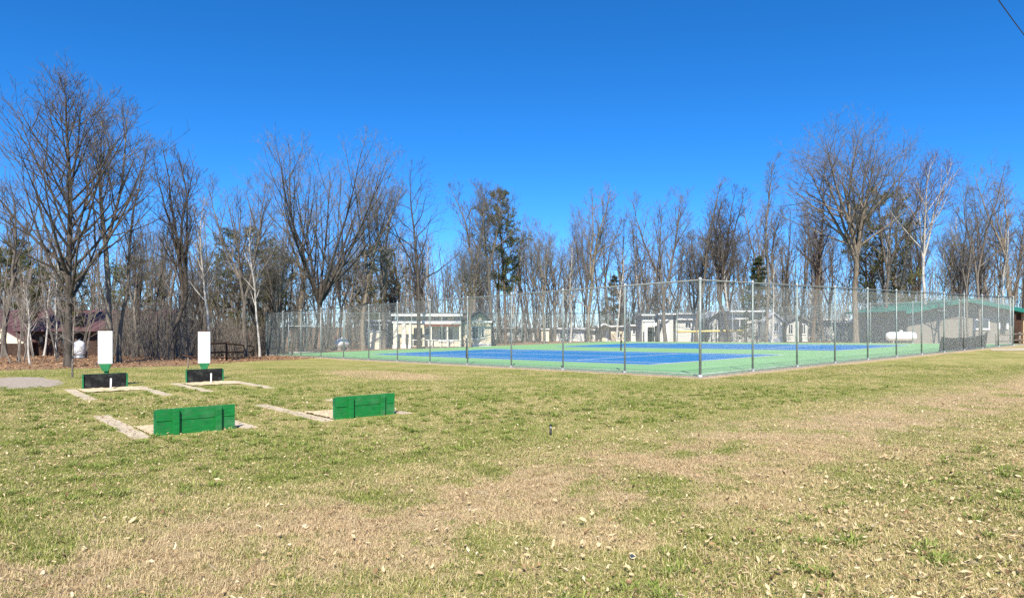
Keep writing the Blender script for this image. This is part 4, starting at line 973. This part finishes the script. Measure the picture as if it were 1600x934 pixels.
# ------------------------------------------------------------------ fallen leaves
def leaf_quads(P, size, r_, mat_, name):
    n = len(P); az = r_.uniform(0, 6.28, n); tx = r_.normal(size=n)*.38; cz = r_.uniform(.1, .45, n); L = size*r_.uniform(.6, 1.25, n); W = L*r_.uniform(.32, .55, n)
    u = np.stack([np.cos(az), np.sin(az), tx], 1); v = np.stack([-np.sin(az), np.cos(az), r_.normal(size=n)*.35], 1); up_ = np.array([0, 0, 1.])
    c = lambda a, b_, h: P + u*(a*L)[:, None] + v*(b_*W)[:, None] + up_*(h*L*cz)[:, None]
    j = lambda s_=.16: r_.normal(size=n)*s_
    V = np.stack([c(-.5+j(), j(), .1+j()), c(-.2+j(), -.5+j(), .35+j()), c(.2+j(), -.42+j(), .45+j()), c(.5+j(), j(), .3+j()), c(.2+j(), .42+j(), .4+j()), c(-.2+j(), .5+j(), .3+j()), c(j(.05), j(.05), 0*az)], 1).reshape(-1, 3)
    o = np.arange(n)[:, None]*7; F = np.concatenate([o+[[6, i, (i+1) % 6]] for i in range(6)]); return fast_mesh(name, V, F, mat_)
def scatter_leaves(n, y0, y1, dens):
    out = []
    while len(out) < n:
        y = math.sqrt(rgn.uniform(y0**2, y1**2)); x = rgn.uniform(-.8, .8)*y; a, b_ = ab(x, y)
        if (a > -.3 and b_ > -.3): continue
        if rgn.random() < dens(x, y, a, b_): out.append((x, y, float(gz(x, y))+.022+.018*rgn.random()))
    return np.array(out)
dn = lambda x, y, a, b_: min(1, .16 + .85*float(ss(-a, 8.0, 11.5))*float(ss(x+.25*y, -.8, 2.2)) + .18*float(ss(-x, 3, 6)))
o = link('fallen_leaves', leaf_quads(scatter_leaves(13000, 3.6, 15, dn), .039, rgn, M['dry_leaf'], 'fallen_leaves')); tag(o, 'scattered pale dry leaves lying across the lawn', None, None, 'stuff')
out = []
while len(out) < 12000:
    x, y = rgn.uniform(-36, -8), rgn.uniform(22, 46)
    if woods_mask(np.array(x), np.array(y)) > rgn.uniform(.15, .6): out.append((x, y, float(gz(x, y))+.03*rgn.random()))
tag(link('leaf_litter', leaf_quads(np.array(out), .11, rgn, M['floor_leaf'], 'leaf_litter')), 'brown leaf litter under the thicket', None, None, 'stuff')
pl = scatter_leaves(110, 3.9, 7.0, dn); protos = [leaf_quads(np.zeros((1, 3)), .052, rgn, M['dry_leaf'], 'leaf') for _ in range(14)]
for i, p in enumerate(pl):
    o = link('fallen_leaf', protos[i % 14]); o.location = (p[0], p[1], p[2]+.02); o.rotation_euler = (rgn.normal()*.25, rgn.normal()*.25, rgn.uniform(0, 6.28))
    tag(o, 'larger pale dry leaf lying on the grass close to the viewer', 'leaf', 'larger fallen leaves on the near lawn')
